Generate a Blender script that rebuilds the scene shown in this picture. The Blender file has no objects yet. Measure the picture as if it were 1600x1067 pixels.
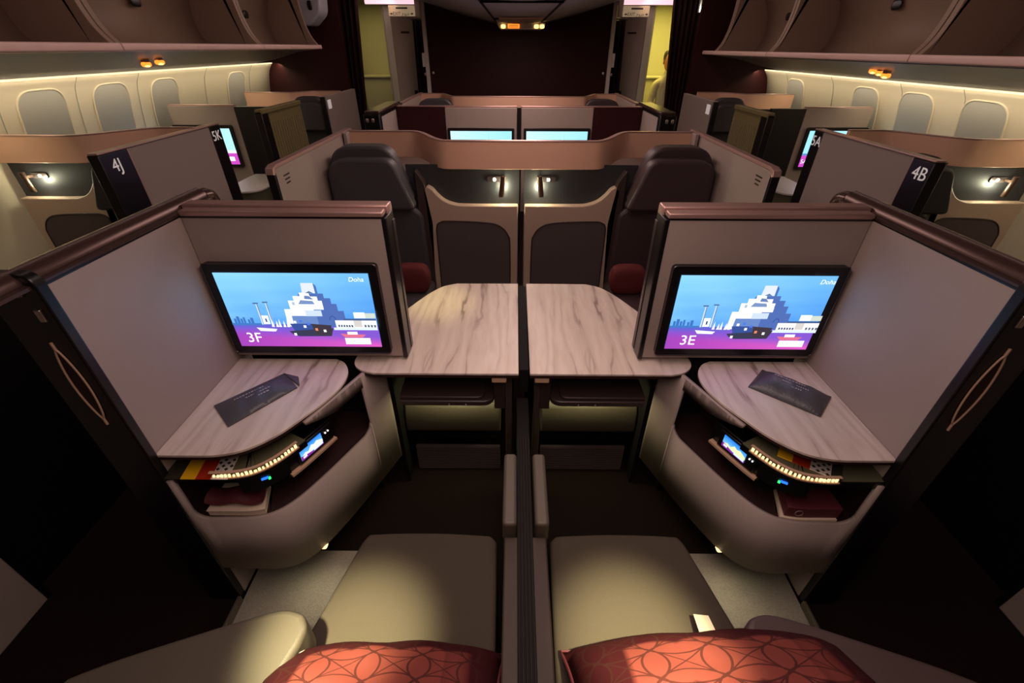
import bpy, bmesh, math, random
from mathutils import Vector, Matrix
random.seed(7)
SC = bpy.context.scene
COL = SC.collection
PI = math.pi

# ---------------------------------------------------------------- camera
F_PX, PITCH, YAW, ROLL = 687.2, .589916, -.0055454, -.0032112
cam = bpy.data.cameras.new('camera'); cam.sensor_fit = 'HORIZONTAL'; cam.sensor_width = 36
cam.lens = F_PX / 1600 * 36; cam.clip_start = .02; cam.clip_end = 60
cam_o = bpy.data.objects.new('camera', cam); COL.objects.link(cam_o)
fw = Vector((0, math.cos(PITCH), -math.sin(PITCH))); rt = Vector((1, 0, 0)); dn = fw.cross(rt)
Rz = Matrix.Rotation(-YAW, 3, 'Z'); fw, rt, dn = Rz @ fw, Rz @ rt, Rz @ dn
c, s_ = math.cos(ROLL), math.sin(ROLL)
rt, dn = c * rt + s_ * dn, -s_ * rt + c * dn
M = Matrix((rt, -dn, -fw)).transposed().to_4x4(); M.translation = Vector((-.03, 0, 1.62))
cam_o.matrix_world = M
SC.camera = cam_o

# ---------------------------------------------------------------- world, exposure
w = bpy.data.worlds.new('cabin_dark'); SC.world = w; w.use_nodes = True
w.node_tree.nodes['Background'].inputs[0].default_value = (.9, .7, .65, 1)
w.node_tree.nodes['Background'].inputs[1].default_value = .006
vs = SC.view_settings
vs.view_transform = 'Standard'; vs.look = 'None'; vs.gamma = 1; vs.use_curve_mapping = False
vs.exposure = 0.0

def light(name, kind, loc, target, energy, color, size=None, size_y=None, spot=None, blend=.6, spread=None):
    l = bpy.data.lights.new(name, kind); l.energy = energy; l.color = color
    if kind == 'AREA':
        l.shape = 'RECTANGLE'; l.size = size; l.size_y = size_y or size
        if spread: l.spread = math.radians(spread)
    elif kind == 'SPOT':
        l.spot_size = math.radians(spot); l.spot_blend = blend; l.shadow_soft_size = size or .02
    else: l.shadow_soft_size = size or .02
    o = bpy.data.objects.new(name, l); COL.objects.link(o); o.location = loc
    d = Vector(target) - Vector(loc)
    o.rotation_euler = d.to_track_quat('-Z', 'Y').to_euler()
    if kind == 'AREA' and abs(d.y) < 1e-5: o.rotation_euler = (0, math.atan2(-d.x, -d.z), 0)
    return o
WASH = (1, .73, .66)
for s in (-1, 1):
    light('aisle_ceiling_wash', 'AREA', (s * 1.42, 3.0, 2.11), (s * 2.05, 3.0, 1.60), 15, WASH, .22, 6.2)
    light('sidewall_cove_light', 'AREA', (s * 2.70, 3.6, 1.452 if s < 0 else 1.402), (s * 2.86, 3.6, 1.0), 9, (1, .86, .60), .05, 4.6)
light('centre_ceiling_wash', 'AREA', (0, .55, 1.79), (0, .55, 0), 14, WASH, .5, 1.7)
light('centre_ceiling_wash', 'AREA', (0, 3.6, 1.79), (0, 3.6, 0), 23, WASH, .4, 3.2)
for s in (-1, 1): light('console_foot_light', 'SPOT', (s * .68, .84, .180), (s * .70, .66, 0), 1.0, (1, .93, .60), .01, spot=150, blend=1)
for s in (-1, 1): light('tray_under_light', 'AREA', (s * .27, 1.34, .552), (s * .27, 1.34, 0), .9, (1, .92, .50), .25, .04)
# overhead reading lights of the two near seats
light('overhead_reading_light', 'SPOT', (-.42, .02, 1.72), (-.40, .45, .45), 480, (1, .92, .54), .03, spot=19, blend=1)
light('overhead_reading_light', 'SPOT', (.27, .02, 1.72), (.25, .45, .48), 430, (1, .90, .53), .03, spot=19, blend=1)
light('overhead_reading_light', 'SPOT', (-.55, 2.0, 1.78), (-.36, 1.66, .72), 22, (1, .90, .28), .03, spot=20, blend=1)

# ---------------------------------------------------------------- materials
def mat(name, col, rough=.6, metal=0, noise=0, nscale=60, bump=0, bscale=300, emit=None, estr=1, coat=0, spec=.5):
    m = bpy.data.materials.new(name); m.use_nodes = True
    nt = m.node_tree; b = nt.nodes['Principled BSDF']
    b.inputs['Base Color'].default_value = (*col, 1); b.inputs['Roughness'].default_value = rough
    b.inputs['Metallic'].default_value = metal; b.inputs['Coat Weight'].default_value = coat
    b.inputs['Specular IOR Level'].default_value = spec
    if noise:
        tc = nt.nodes.new('ShaderNodeTexCoord'); n = nt.nodes.new('ShaderNodeTexNoise'); n.inputs['Scale'].default_value = nscale
        n.inputs['Detail'].default_value = 4
        r = nt.nodes.new('ShaderNodeMixRGB'); r.inputs[1].default_value = (*[v * (1 - noise) for v in col], 1)
        r.inputs[2].default_value = (*[min(1, v * (1 + noise)) for v in col], 1)
        nt.links.new(tc.outputs['Object'], n.inputs['Vector']); nt.links.new(n.outputs['Fac'], r.inputs[0])
        nt.links.new(r.outputs[0], b.inputs['Base Color'])
    if bump:
        tc = nt.nodes.new('ShaderNodeTexCoord'); n = nt.nodes.new('ShaderNodeTexNoise'); n.inputs['Scale'].default_value = bscale
        bp = nt.nodes.new('ShaderNodeBump'); bp.inputs['Strength'].default_value = bump; bp.inputs['Distance'].default_value = .002
        nt.links.new(tc.outputs['Object'], n.inputs['Vector']); nt.links.new(n.outputs['Fac'], bp.inputs['Height'])
        nt.links.new(bp.outputs[0], b.inputs['Normal'])
    if emit:
        b.inputs['Emission Color'].default_value = (*emit, 1); b.inputs['Emission Strength'].default_value = estr
    return m
def srgb(r, g, b):
    f = lambda v: (v / 255 / 12.92) if v <= 10 else ((v / 255 + .055) / 1.055) ** 2.4
    return (f(r), f(g), f(b))
TAUPE = mat('taupe_panel', srgb(160, 144, 136), .55, noise=.05, nscale=400, bump=.12, bscale=900)
BEIGE = mat('beige_shell', srgb(176, 150, 132), .5, noise=.04, nscale=300, bump=.08, bscale=700)
COPPER = mat('copper_band', srgb(230, 182, 154), .36, metal=.1, noise=.03, nscale=200)
ROSE = mat('rose_anodised_trim', srgb(186, 150, 142), .32, metal=.55)
BLACK = mat('gloss_black', (.006, .005, .006), .30)
MATBLACK = mat('matt_black', (.008, .007, .007), .7, spec=0.15)
BURG = mat('burgundy_panel', srgb(52, 18, 20), .5, noise=.1, nscale=80, spec=0.2)
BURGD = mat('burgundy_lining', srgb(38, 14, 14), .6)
LEATHER = mat('charcoal_leather', srgb(66, 62, 66), .5, noise=.1, nscale=120, bump=.25, bscale=420)
LEATHERB = mat('plum_leather', srgb(62, 46, 48), .5, noise=.1, nscale=120, bump=.25, bscale=420)
QUILT = mat('grey_padding', srgb(84, 72, 70), .8, noise=.12, nscale=200, bump=.4, bscale=500, spec=0.2)
FABRIC = mat('seat_fabric', srgb(74, 66, 56), .9, noise=.16, nscale=500, bump=.5, bscale=800, spec=0.1)
ARML = mat('armrest_leather', srgb(80, 72, 60), .5, noise=.06, nscale=150, bump=.15, bscale=500)
ARMD = mat('brown_leather', srgb(74, 58, 54), .55, noise=.06, nscale=150, bump=.15, bscale=500)
CARPET = mat('suite_carpet', srgb(150, 142, 130), .95, noise=.4, nscale=260, bump=.9, bscale=420, spec=0.05)
AISLE = mat('aisle_carpet_darkened', srgb(30, 23, 20), .95, noise=.35, nscale=240, bump=.9, bscale=420, spec=0.02)  # dark maroon carpet; the shade of aisle and footwell darkens its base colour
CREAM = mat('cream_sidewall', srgb(205, 192, 168), .6, noise=.02, nscale=60)
SHADE = mat('window_shade', srgb(158, 154, 146), .6)
BIN = mat('bin_plastic', srgb(150, 124, 106), .5, noise=.05, nscale=120, bump=.1, bscale=600)
BINLIP = mat('bin_lip', srgb(226, 190, 180), .4)
PSU = mat('service_panel_grey', srgb(120, 120, 122), .45)
SOFFIT = mat('ceiling_grey', srgb(176, 174, 180), .55)
CURTAIN = mat('curtain_cloth', srgb(46, 26, 28), .9, noise=.2, nscale=80, bump=.3, spec=0.1)
WHITE = mat('off_white_plastic', srgb(214, 204, 198), .45)
GREYDOOR = mat('grey_laminate', srgb(168, 152, 142), .5)
GALLEY = mat('galley_laminate', srgb(206, 202, 176), .5)
STEEL = mat('brushed_metal', srgb(190, 180, 170), .3, metal=.9)
TAN = mat('tan_plastic', srgb(196, 160, 132), .5)
OLIVE = mat('olive_ledge', srgb(92, 90, 68), .45)
PAPER = mat('paper_white', srgb(225, 205, 180), .6)
POUCH = mat('pouch_grey', srgb(76, 74, 80), .42, noise=.1, nscale=60, bump=.5, bscale=120)
POUCHINK = mat('pouch_ink', srgb(168, 162, 170), .5)
YEL = mat('card_yellow', srgb(236, 178, 20), .5); RED = mat('card_red', srgb(170, 44, 18), .5)
CARDBLK = mat('card_olive_black', srgb(48, 46, 34), .5)
LED = mat('warm_led', (.9, .8, .6), emit=(1, .72, .34), estr=1.5)
LEDB = mat('blue_led', (0, .1, .8), emit=(.02, .16, 1), estr=1.6)
LEDG = mat('green_led', (0, .8, .1), emit=(.05, 1, .2), estr=1.2)
LEDW = mat('white_led', (1, 1, 1), emit=(1, 1, 1), estr=1.2)
LAMPGLOW = mat('lamp_glow', (1, 1, .8), emit=(1, .96, .66), estr=9)
SIGNLIT = mat('amber_sign', (1, .4, .1), emit=(1, .20, .02), estr=2.2)
SIGNLIT2 = mat('amber_sign_core', (1, .7, .3), emit=(1, .58, .16), estr=3)
EXITM = mat('exit_sign_face', srgb(214, 180, 140), emit=(1, .72, .45), estr=.22)
STRIPE = mat('pink_ceiling_strip', (1, .8, .9), emit=(1, .62, .72), estr=.95)
COVEM = mat('cove_lens', (1, .9, .7), emit=(1, .84, .58), estr=.42)
INK = mat('dark_ink', srgb(60, 40, 30), .6)
SILVER = mat('silver_numeral', srgb(235, 225, 220), .35, emit=(.9, .85, .82), estr=.25)

BURG2 = mat('burgundy_cloth', srgb(96, 36, 42), .6, noise=.1, nscale=90)
MATBROWN = mat('dark_brown_plastic', srgb(58, 44, 42), .38)
BROWNPLASTIC = mat('brown_plastic', srgb(66, 55, 48), .5, spec=0.2)
REDCLOTH = mat('red_cloth', srgb(92, 24, 26), .8, noise=.1, nscale=90, bump=.2)
RIBBED = mat('olive_ribbed_laminate', srgb(122, 112, 72), .5, noise=.08, nscale=60)
RAIL = mat('dark_rose_rail', srgb(84, 62, 57), .24, metal=.5)
LEATHERD = mat('black_leather', srgb(30, 28, 30), .5, bump=.2, bscale=420)
def wood():
    m = bpy.data.materials.new('veined_table_laminate'); m.use_nodes = True
    nt = m.node_tree; b = nt.nodes['Principled BSDF']; N = nt.nodes.new; Lk = nt.links.new
    tc = N('ShaderNodeTexCoord'); mp = N('ShaderNodeMapping')
    mp.inputs['Rotation'].default_value = (0, 0, math.radians(7)); mp.inputs['Scale'].default_value = (1, .14, 1)
    Lk(tc.outputs['Object'], mp.inputs[0])
    n1 = N('ShaderNodeTexNoise'); n1.inputs['Scale'].default_value = 5; n1.inputs['Detail'].default_value = 3
    Lk(mp.outputs[0], n1.inputs[0])
    ad = N('ShaderNodeMixRGB'); ad.blend_type = 'ADD'; ad.inputs[0].default_value = .16
    Lk(mp.outputs[0], ad.inputs[1]); Lk(n1.outputs['Color'], ad.inputs[2])
    wv = N('ShaderNodeTexWave'); wv.wave_type = 'BANDS'; wv.bands_direction = 'X'; wv.wave_profile = 'SIN'
    wv.inputs['Scale'].default_value = 5.2; wv.inputs['Distortion'].default_value = 14; wv.inputs['Detail'].default_value = 4; wv.inputs['Detail Scale'].default_value = 1.4
    Lk(ad.outputs[0], wv.inputs[0])
    rp = N('ShaderNodeValToRGB'); e = rp.color_ramp.elements
    e[0].position = 0; e[0].color = (*srgb(150, 129, 121), 1); e[1].position = 1; e[1].color = (*srgb(216, 200, 189), 1)
    k = rp.color_ramp.elements.new(.04); k.color = (*srgb(180, 160, 150), 1)
    k = rp.color_ramp.elements.new(.13); k.color = (*srgb(205, 188, 177), 1)
    n3 = N('ShaderNodeTexNoise'); n3.inputs['Scale'].default_value = 3.1; n3.inputs['Detail'].default_value = 2; Lk(tc.outputs['Object'], n3.inputs[0])
    mr = N('ShaderNodeMapRange'); mr.inputs[1].default_value = .42; mr.inputs[2].default_value = .62; mr.inputs[3].default_value = 0; mr.inputs[4].default_value = .16; Lk(n3.outputs['Fac'], mr.inputs[0])
    av = N('ShaderNodeMath'); av.operation = 'ADD'; Lk(wv.outputs['Fac'], av.inputs[0]); Lk(mr.outputs[0], av.inputs[1])
    Lk(av.outputs[0], rp.inputs[0])
    n2 = N('ShaderNodeTexNoise'); n2.inputs['Scale'].default_value = 60; n2.inputs['Detail'].default_value = 5
    Lk(mp.outputs[0], n2.inputs[0])
    mx = N('ShaderNodeMixRGB'); mx.blend_type = 'OVERLAY'; mx.inputs[0].default_value = .22
    Lk(rp.outputs[0], mx.inputs[1]); Lk(n2.outputs['Fac'], mx.inputs[2]); Lk(mx.outputs[0], b.inputs['Base Color'])
    b.inputs['Roughness'].default_value = .42
    return m
WOOD = wood()

def pillow_mat():
    m = bpy.data.materials.new('pillow_print'); m.use_nodes = True
    nt = m.node_tree; b = nt.nodes['Principled BSDF']; N = nt.nodes.new; Lk = nt.links.new
    uv = N('ShaderNodeTexCoord'); mp = N('ShaderNodeMapping'); mp.inputs['Scale'].default_value = (5.2, 4.0, 1)
    Lk(uv.outputs['UV'], mp.inputs[0])
    fr = N('ShaderNodeVectorMath'); fr.operation = 'FRACTION'; Lk(mp.outputs[0], fr.inputs[0])
    def M1(op, a, bb=None):
        n = N('ShaderNodeMath'); n.operation = op
        for i, v in enumerate((a, bb)):
            if v is None: continue
            if isinstance(v, (int, float)): n.inputs[i].default_value = v
            else: Lk(v, n.inputs[i])
        return n.outputs[0]
    total = None
    for cx in (0, 1):
        for cy in (0, 1):
            d = N('ShaderNodeVectorMath'); d.operation = 'DISTANCE'; Lk(fr.outputs[0], d.inputs[0]); d.inputs[1].default_value = (cx, cy, 0)
            l = M1('LESS_THAN', M1('ABSOLUTE', M1('SUBTRACT', d.outputs['Value'], .72)), .022)
            total = l if total is None else M1('MAXIMUM', total, l)
    sx = N('ShaderNodeSeparateXYZ'); Lk(fr.outputs[0], sx.inputs[0])
    dg = M1('LESS_THAN', M1('ABSOLUTE', M1('SUBTRACT', sx.outputs[0], sx.outputs[1])), .022)
    dg2 = M1('LESS_THAN', M1('ABSOLUTE', M1('SUBTRACT', M1('ADD', sx.outputs[0], sx.outputs[1]), 1)), .022)
    total = M1('MAXIMUM', total, M1('MAXIMUM', dg, dg2))
    # printed border: burgundy at the rim, coral petals towards the middle
    su = N('ShaderNodeSeparateXYZ'); Lk(uv.outputs['UV'], su.inputs[0])
    eu = M1('MULTIPLY', M1('ABSOLUTE', M1('SUBTRACT', su.outputs[0], .5)), 2.0); ev = M1('MULTIPLY', M1('ABSOLUTE', M1('SUBTRACT', su.outputs[1], .5)), 3.3)
    petal = M1('ABSOLUTE', M1('SINE', M1('MULTIPLY', su.outputs[0], 5.2 * PI)))
    rim = M1('ADD', M1('MAXIMUM', eu, ev), M1('MULTIPLY', petal, -.16))
    br = N('ShaderNodeMapRange'); br.inputs[1].default_value = .50; br.inputs[2].default_value = .60; Lk(rim, br.inputs[0])
    bc = N('ShaderNodeMixRGB'); bc.inputs[1].default_value = (*srgb(120, 58, 50), 1); bc.inputs[2].default_value = (*srgb(56, 18, 21), 1); Lk(br.outputs[0], bc.inputs[0])
    mx = N('ShaderNodeMixRGB'); Lk(bc.outputs[0], mx.inputs[1]); mx.inputs[2].default_value = (*srgb(58, 30, 26), 1)
    f = M1('MULTIPLY', total, .8); Lk(f, mx.inputs[0]); Lk(mx.outputs[0], b.inputs['Base Color'])
    b.inputs['Roughness'].default_value = .7; b.inputs['Specular IOR Level'].default_value = .1
    return m
PILLOW = pillow_mat()

def emit_attr():
    m = bpy.data.materials.new('screen_picture'); m.use_nodes = True
    nt = m.node_tree; nt.nodes.clear(); N = nt.nodes.new
    o = N('ShaderNodeOutputMaterial'); e = N('ShaderNodeEmission'); a = N('ShaderNodeAttribute'); a.attribute_name = 'col'
    nt.links.new(a.outputs['Color'], e.inputs[0]); e.inputs[1].default_value = 1.38; nt.links.new(e.outputs[0], o.inputs[0])
    return m
SCREEN = emit_attr()

# ---------------------------------------------------------------- helpers
def root_loc(o):
    v = Vector((0, 0, 0))
    while o: v += o.location; o = o.parent
    return v
def link(name, bm, m, parent=None, smooth=True, bevel=0, seg=2, angle=40, sub=0, solid=0):
    me = bpy.data.meshes.new(name)
    bm.normal_update(); bm.to_mesh(me); bm.free()
    if parent: me.transform(Matrix.Translation(-root_loc(parent)))
    for mm in (m if isinstance(m, (list, tuple)) else [m]): me.materials.append(mm)
    o = bpy.data.objects.new(name, me); COL.objects.link(o)
    if parent: o.parent = parent
    if smooth:
        me.shade_smooth(); me.set_sharp_from_angle(angle=math.radians(angle))
    if solid:
        md = o.modifiers.new('thick', 'SOLIDIFY'); md.thickness = solid; md.offset = 0
    if bevel:
        md = o.modifiers.new('bevel', 'BEVEL'); md.width = bevel; md.segments = seg; md.limit_method = 'ANGLE'; md.angle_limit = math.radians(40); md.harden_normals = False
    if sub:
        md = o.modifiers.new('sub', 'SUBSURF'); md.levels = sub; md.render_levels = sub
    return o
def thing(name, label, cat, loc, group=None):
    o = bpy.data.objects.new(name, None); COL.objects.link(o); o.location = loc; o.empty_display_size = .1
    o['label'] = label; o['category'] = cat
    if group: o['group'] = group
    return o
def tag(o, label, cat, group=None):
    o['label'] = label; o['category'] = cat
    if group: o['group'] = group
    return o
def structure(o): o['kind'] = 'structure'; return o
def plab(o, label): o['label'] = label; return o

def box(bm, x0, x1, y0, y1, z0, z1):
    xs, ys, zs = sorted((x0, x1)), sorted((y0, y1)), sorted((z0, z1))
    v = [bm.verts.new((x, y, z)) for z in zs for y in ys for x in xs]
    for f in ((0, 2, 3, 1), (4, 5, 7, 6), (0, 1, 5, 4), (2, 6, 7, 3), (0, 4, 6, 2), (1, 3, 7, 5)): bm.faces.new([v[i] for i in f])
def Box(name, m, parent, x0, x1, y0, y1, z0, z1, bevel=.003, seg=2):
    bm = bmesh.new(); box(bm, x0, x1, y0, y1, z0, z1); return link(name, bm, m, parent, bevel=bevel, seg=seg)
def prism(bm, pts, vec):
    """closed polygon pts (3-D) extruded by vec"""
    vec = Vector(vec); n = len(pts)
    a = [bm.verts.new(Vector(p)) for p in pts]; b = [bm.verts.new(Vector(p) + vec) for p in pts]
    fs = [bm.faces.new(a), bm.faces.new(b[::-1])]
    for i in range(n): fs.append(bm.faces.new((a[i], b[i], b[(i + 1) % n], a[(i + 1) % n])))
    bmesh.ops.recalc_face_normals(bm, faces=fs)
def Prism(name, m, parent, pts, vec, bevel=.003, seg=2, angle=40):
    bm = bmesh.new(); prism(bm, pts, vec); return link(name, bm, m, parent, bevel=bevel, seg=seg, angle=angle)
def smooth(pts, n=8, closed=False):
    P = [Vector(p) for p in pts]; out = []
    if closed: P = [P[-1]] + P + [P[0], P[1]]
    else: P = [2 * P[0] - P[1]] + P + [2 * P[-1] - P[-2]]
    for i in range(1, len(P) - 2):
        a, b, c_, d = P[i - 1:i + 3]
        for k in range(n):
            t = k / n
            out.append(.5 * (2 * b + (c_ - a) * t + (2 * a - 5 * b + 4 * c_ - d) * t * t + (3 * b - a - 3 * c_ + d) * t ** 3))
    if not closed: out.append(P[-2])
    return out
def roundpoly(pts, r, n=6):
    """2-D polygon with rounded corners; r one value or a list"""
    out = []; L = len(pts)
    for i, p in enumerate(pts):
        rr = r[i] if isinstance(r, (list, tuple)) else r
        p = Vector(p); a = Vector(pts[i - 1]); b = Vector(pts[(i + 1) % L])
        if rr <= 0: out.append(p); continue
        da, db = (a - p), (b - p); ta = min(rr, da.length * .49); tb = min(rr, db.length * .49)
        A = p + da.normalized() * ta; B = p + db.normalized() * tb
        for k in range(n + 1):
            t = k / n; out.append((1 - t) ** 2 * A + 2 * t * (1 - t) * p + t * t * B)
    return out
def sweep(bm, path, prof, up=Vector((0, 0, 1)), closed_prof=True, cap=True):
    """profile (side, up) swept along a 3-D path"""
    rings = []; P = [Vector(p) for p in path]
    for i, p in enumerate(P):
        d = (P[min(i + 1, len(P) - 1)] - P[max(i - 1, 0)]).normalized(); sd = d.cross(up).normalized(); u = sd.cross(d)
        rings.append([bm.verts.new(p + sd * a + u * b) for a, b in prof])
    n = len(prof); fs = []
    for r0, r1 in zip(rings[:-1], rings[1:]):
        for k in range(n if closed_prof else n - 1):
            fs.append(bm.faces.new((r0[k], r0[(k + 1) % n], r1[(k + 1) % n], r1[k])))
    if cap and closed_prof: fs += [bm.faces.new(rings[0][::-1]), bm.faces.new(rings[-1])]
    bmesh.ops.recalc_face_normals(bm, faces=fs)
def circ(r, n=10, ry=None): return [(r * math.cos(2 * PI * k / n), (ry or r) * math.sin(2 * PI * k / n)) for k in range(n)]
def tube(bm, path, r, n=10): 
    d = (Vector(path[-1]) - Vector(path[0])).normalized()
    sweep(bm, path, circ(r, n), up=Vector((0, 0, 1)) if abs(d.z) < .9 else Vector((0, 1, 0)))
def Tube(name, m, parent, path, r, n=10):
    bm = bmesh.new(); tube(bm, path, r, n); return link(name, bm, m, parent)
def cushion(bm, ax, ay, az, center, rot=None, p=4, n=14, top=1.0):
    """soft pad: super-ellipsoid with flat-ish sides"""
    def sg(v, e): return math.copysign(abs(v) ** e, v)
    rings = []; nu, nv = n * 2, n
    for j in range(nv + 1):
        ph = -PI / 2 + PI * j / nv; row = []
        for i in range(nu):
            th = 2 * PI * i / nu; e = 2 / p
            v = Vector((ax * sg(math.cos(ph), .5) * sg(math.cos(th), e), ay * sg(math.cos(ph), .5) * sg(math.sin(th), e), az * sg(math.sin(ph), .8)))
            if rot: v = rot @ v
            row.append(v + Vector(center))
        rings.append(row)
    lo = bm.verts.new(sum(rings[0], Vector()) / nu); hi = bm.verts.new(sum(rings[-1], Vector()) / nu)
    R = [[bm.verts.new(v) for v in row] for row in rings[1:-1]]
    fs = []
    for i in range(nu):
        fs.append(bm.faces.new((lo, R[0][(i + 1) % nu], R[0][i]))); fs.append(bm.faces.new((hi, R[-1][i], R[-1][(i + 1) % nu])))
        for a, b in zip(R[:-1], R[1:]): fs.append(bm.faces.new((a[i], a[(i + 1) % nu], b[(i + 1) % nu], b[i])))
    bmesh.ops.recalc_face_normals(bm, faces=fs)
def Pad(name, m, parent, outline, axis, thick, bevel, seg=4, angle=50):
    return Prism(name, m, parent, outline, [v * thick for v in axis], bevel=bevel, seg=seg, angle=angle)
def text_bm(txt, size, org, right, up, depth=.0006, align='CENTER', shear=0):
    cu = bpy.data.curves.new('t', 'FONT'); cu.body = txt; cu.size = size; cu.align_x = align; cu.align_y = 'CENTER'; cu.extrude = depth; cu.shear = shear; cu.resolution_u = 3
    ob = bpy.data.objects.new('t', cu); COL.objects.link(ob)
    dg = bpy.context.evaluated_depsgraph_get(); me = bpy.data.meshes.new_from_object(ob.evaluated_get(dg))
    bpy.data.objects.remove(ob); bpy.data.curves.remove(cu)
    r, u = Vector(right).normalized(), Vector(up).normalized(); n = r.cross(u)
    m4 = Matrix((r, u, n)).transposed().to_4x4(); m4.translation = Vector(org)
    me.transform(m4); bm = bmesh.new(); bm.from_mesh(me); bpy.data.meshes.remove(me); return bm
def Text(name, m, parent, *a, **k): return link(name, text_bm(*a, **k), m, parent, smooth=False)

# ---------------------------------------------------------------- screen pictures
class Pic:
    """flat picture of coloured polygons on a screen; u to the right, v downward"""
    def __init__(s, org, right, up, w, h):
        s.bm = bmesh.new(); s.cl = s.bm.loops.layers.float_color.new('col')
        s.o, s.r, s.u, s.w, s.h = Vector(org), Vector(right), Vector(up), w, h; s.n = s.r.cross(s.u); s.k = 0
    def P(s, u, v): return s.o + s.r * (u * s.w) - s.u * (v * s.h) + s.n * (.0002 * s.k)
    def poly(s, pts, col):
        s.k += 1; f = s.bm.faces.new([s.bm.verts.new(s.P(*p)) for p in pts])
        c_ = srgb(*col)
        for l in f.loops: l[s.cl] = (*c_, 1)
    def rect(s, u0, v0, u1, v1, col): s.poly([(u0, v1), (u1, v1), (u1, v0), (u0, v0)], col)
    def grad(s, fn, u0=0, v0=0, u1=1, v1=1, nu=16, nv=10):
        s.k += 1; g = [[s.bm.verts.new(s.P(u0 + (u1 - u0) * i / nu, v0 + (v1 - v0) * j / nv)) for i in range(nu + 1)] for j in range(nv + 1)]
        for j in range(nv):
            for i in range(nu):
                q = ((i, j + 1), (i + 1, j + 1), (i + 1, j), (i, j)); f = s.bm.faces.new([g[b][a] for a, b in q])
                for l, (a, b) in zip(f.loops, q):
                    l[s.cl] = (*srgb(*fn(u0 + (u1 - u0) * a / nu, v0 + (v1 - v0) * b / nv)), 1)
    def text(s, t, size, u, v, col, shear=0):
        s.k += 1
        tb = text_bm(t, size, s.P(u, v), s.r, s.u, 0, shear=shear); me = bpy.data.meshes.new('t'); tb.to_mesh(me); tb.free()
        n0 = len(s.bm.faces); s.bm.from_mesh(me); bpy.data.meshes.remove(me); s.bm.faces.ensure_lookup_table()
        for f in s.bm.faces[n0:]:
            for l in f.loops: l[s.cl] = (*srgb(*col), 1)
    def done(s, parent): return link('screen_picture', s.bm, SCREEN, parent, smooth=False)
def lerp(a, b, t): t = max(0, min(1, t)); return tuple(x + (y - x) * t for x, y in zip(a, b))
def harbour(pic, seat):
    def sky(u, v):
        cld = math.sin(u * 9 + v * 14) * math.sin(u * 5 - v * 21 + 1) * .5 + .5
        c_ = lerp((128, 196, 245), (62, 128, 208), v * .9 + u * .35)
        return lerp(c_, (150, 205, 245), .35 * cld * (1 - u * .6))
    pic.grad(sky, nu=24, nv=16)
    def sea(u, v):
        e = .72 + .14 * u
        c_ = lerp((70, 96, 190), (120, 80, 190), (v - .66) / .1)
        return lerp(c_, lerp((150, 62, 170), (206, 84, 178), u), (v - e) / .12)
    pic.grad(sea, 0, .675, 1, 1, 20, 12)
    for u, wd, t in ((.02, .016, .60), (.04, .02, .57), (.065, .015, .60), (.085, .014, .58), (.115, .015, .61), (.135, .02, .585)):
        pic.rect(u, t, u + wd, .68, (58, 106, 176))
    pic.rect(0, .66, .2, .69, (60, 110, 180))
    for u, t in ((.205, .40), (.272, .385)):
        pic.poly([(u, .68), (u + .017, .68), (u + .014, t), (u + .002, t)], (196, 208, 222)); pic.rect(u + .009, t, u + .015, .68, (96, 120, 166))
        pic.rect(u - .014, t - .022, u + .022, t - .006, (70, 92, 130))
    pic.rect(.22, .55, .265, .67, (236, 240, 240)); pic.rect(.238, .59, .25, .64, (60, 84, 130))
    # stepped stone building: lit left side, shaded right side
    sh = (74, 100, 164)
    pic.poly([(.40, .70), (.79, .70), (.79, .48), (.753, .48), (.753, .385), (.72, .385), (.72, .31), (.68, .31), (.68, .25), (.60, .25), (.52, .25), (.415, .55)], sh)
    wh = (244, 246, 244)
    pic.poly([(.39, .55), (.59, .55), (.59, .46), (.66, .46), (.66, .345), (.635, .345), (.635, .29), (.59, .29), (.585, .24), (.523, .24), (.523, .285), (.475, .285), (.475, .345), (.435, .345), (.435, .46), (.393, .46)], wh)
    pic.poly([(.385, .70), (.425, .70), (.44, .55), (.39, .55)], (232, 236, 238)); pic.poly([(.425, .70), (.60, .70), (.60, .55), (.43, .55)], (96, 124, 180))
    pic.poly([(.545, .245), (.632, .245), (.632, .115), (.552, .115)], (206, 212, 226)); pic.poly([(.632, .245), (.648, .27), (.648, .15), (.632, .115)], (70, 104, 168))
    pic.poly([(.565, .245), (.62, .245), (.594, .215)], (90, 110, 150))
    pic.poly([(.50, .39), (.61, .39), (.60, .345), (.52, .335)], (112, 134, 178)); pic.poly([(.55, .32), (.61, .325), (.585, .28), (.555, .275)], (96, 118, 166))
    pic.rect(.535, .40, .66, .46, (222, 228, 236)); pic.rect(.53, .47, .64, .55, (188, 204, 226)); pic.rect(.46, .36, .478, .40, (160, 176, 190))
    for a in range(9):
        t0, t1 = PI * a / 9, PI * (a + 1) / 9
        pic.poly([(.705 + .022 * math.cos(t0), .60 - .06 * math.sin(t0)), (.705 + .022 * math.cos(t1), .60 - .06 * math.sin(t1)), (.705 + .017 * math.cos(t1), .60 - .05 * math.sin(t1)), (.705 + .017 * math.cos(t0), .60 - .05 * math.sin(t0))], (52, 70, 130))
    # quay buildings
    pic.rect(.855, .49, .93, .57, (232, 240, 246)); pic.rect(.93, .50, 1, .57, (190, 200, 190)); pic.rect(.78, .575, 1, .60, (60, 84, 130))
    pic.rect(.72, .60, 1, .70, (238, 240, 236)); pic.rect(.845, .60, .90, .69, (196, 190, 186)); pic.rect(.70, .70, 1, .735, (206, 220, 236))
    for k in range(6): pic.rect(.735 + .018 * k, .66, .747 + .018 * k, .69, (70, 80, 110))
    for k in range(4): pic.rect(.915 + .022 * k, .655, .929 + .022 * k, .69, (90, 100, 120))
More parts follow.
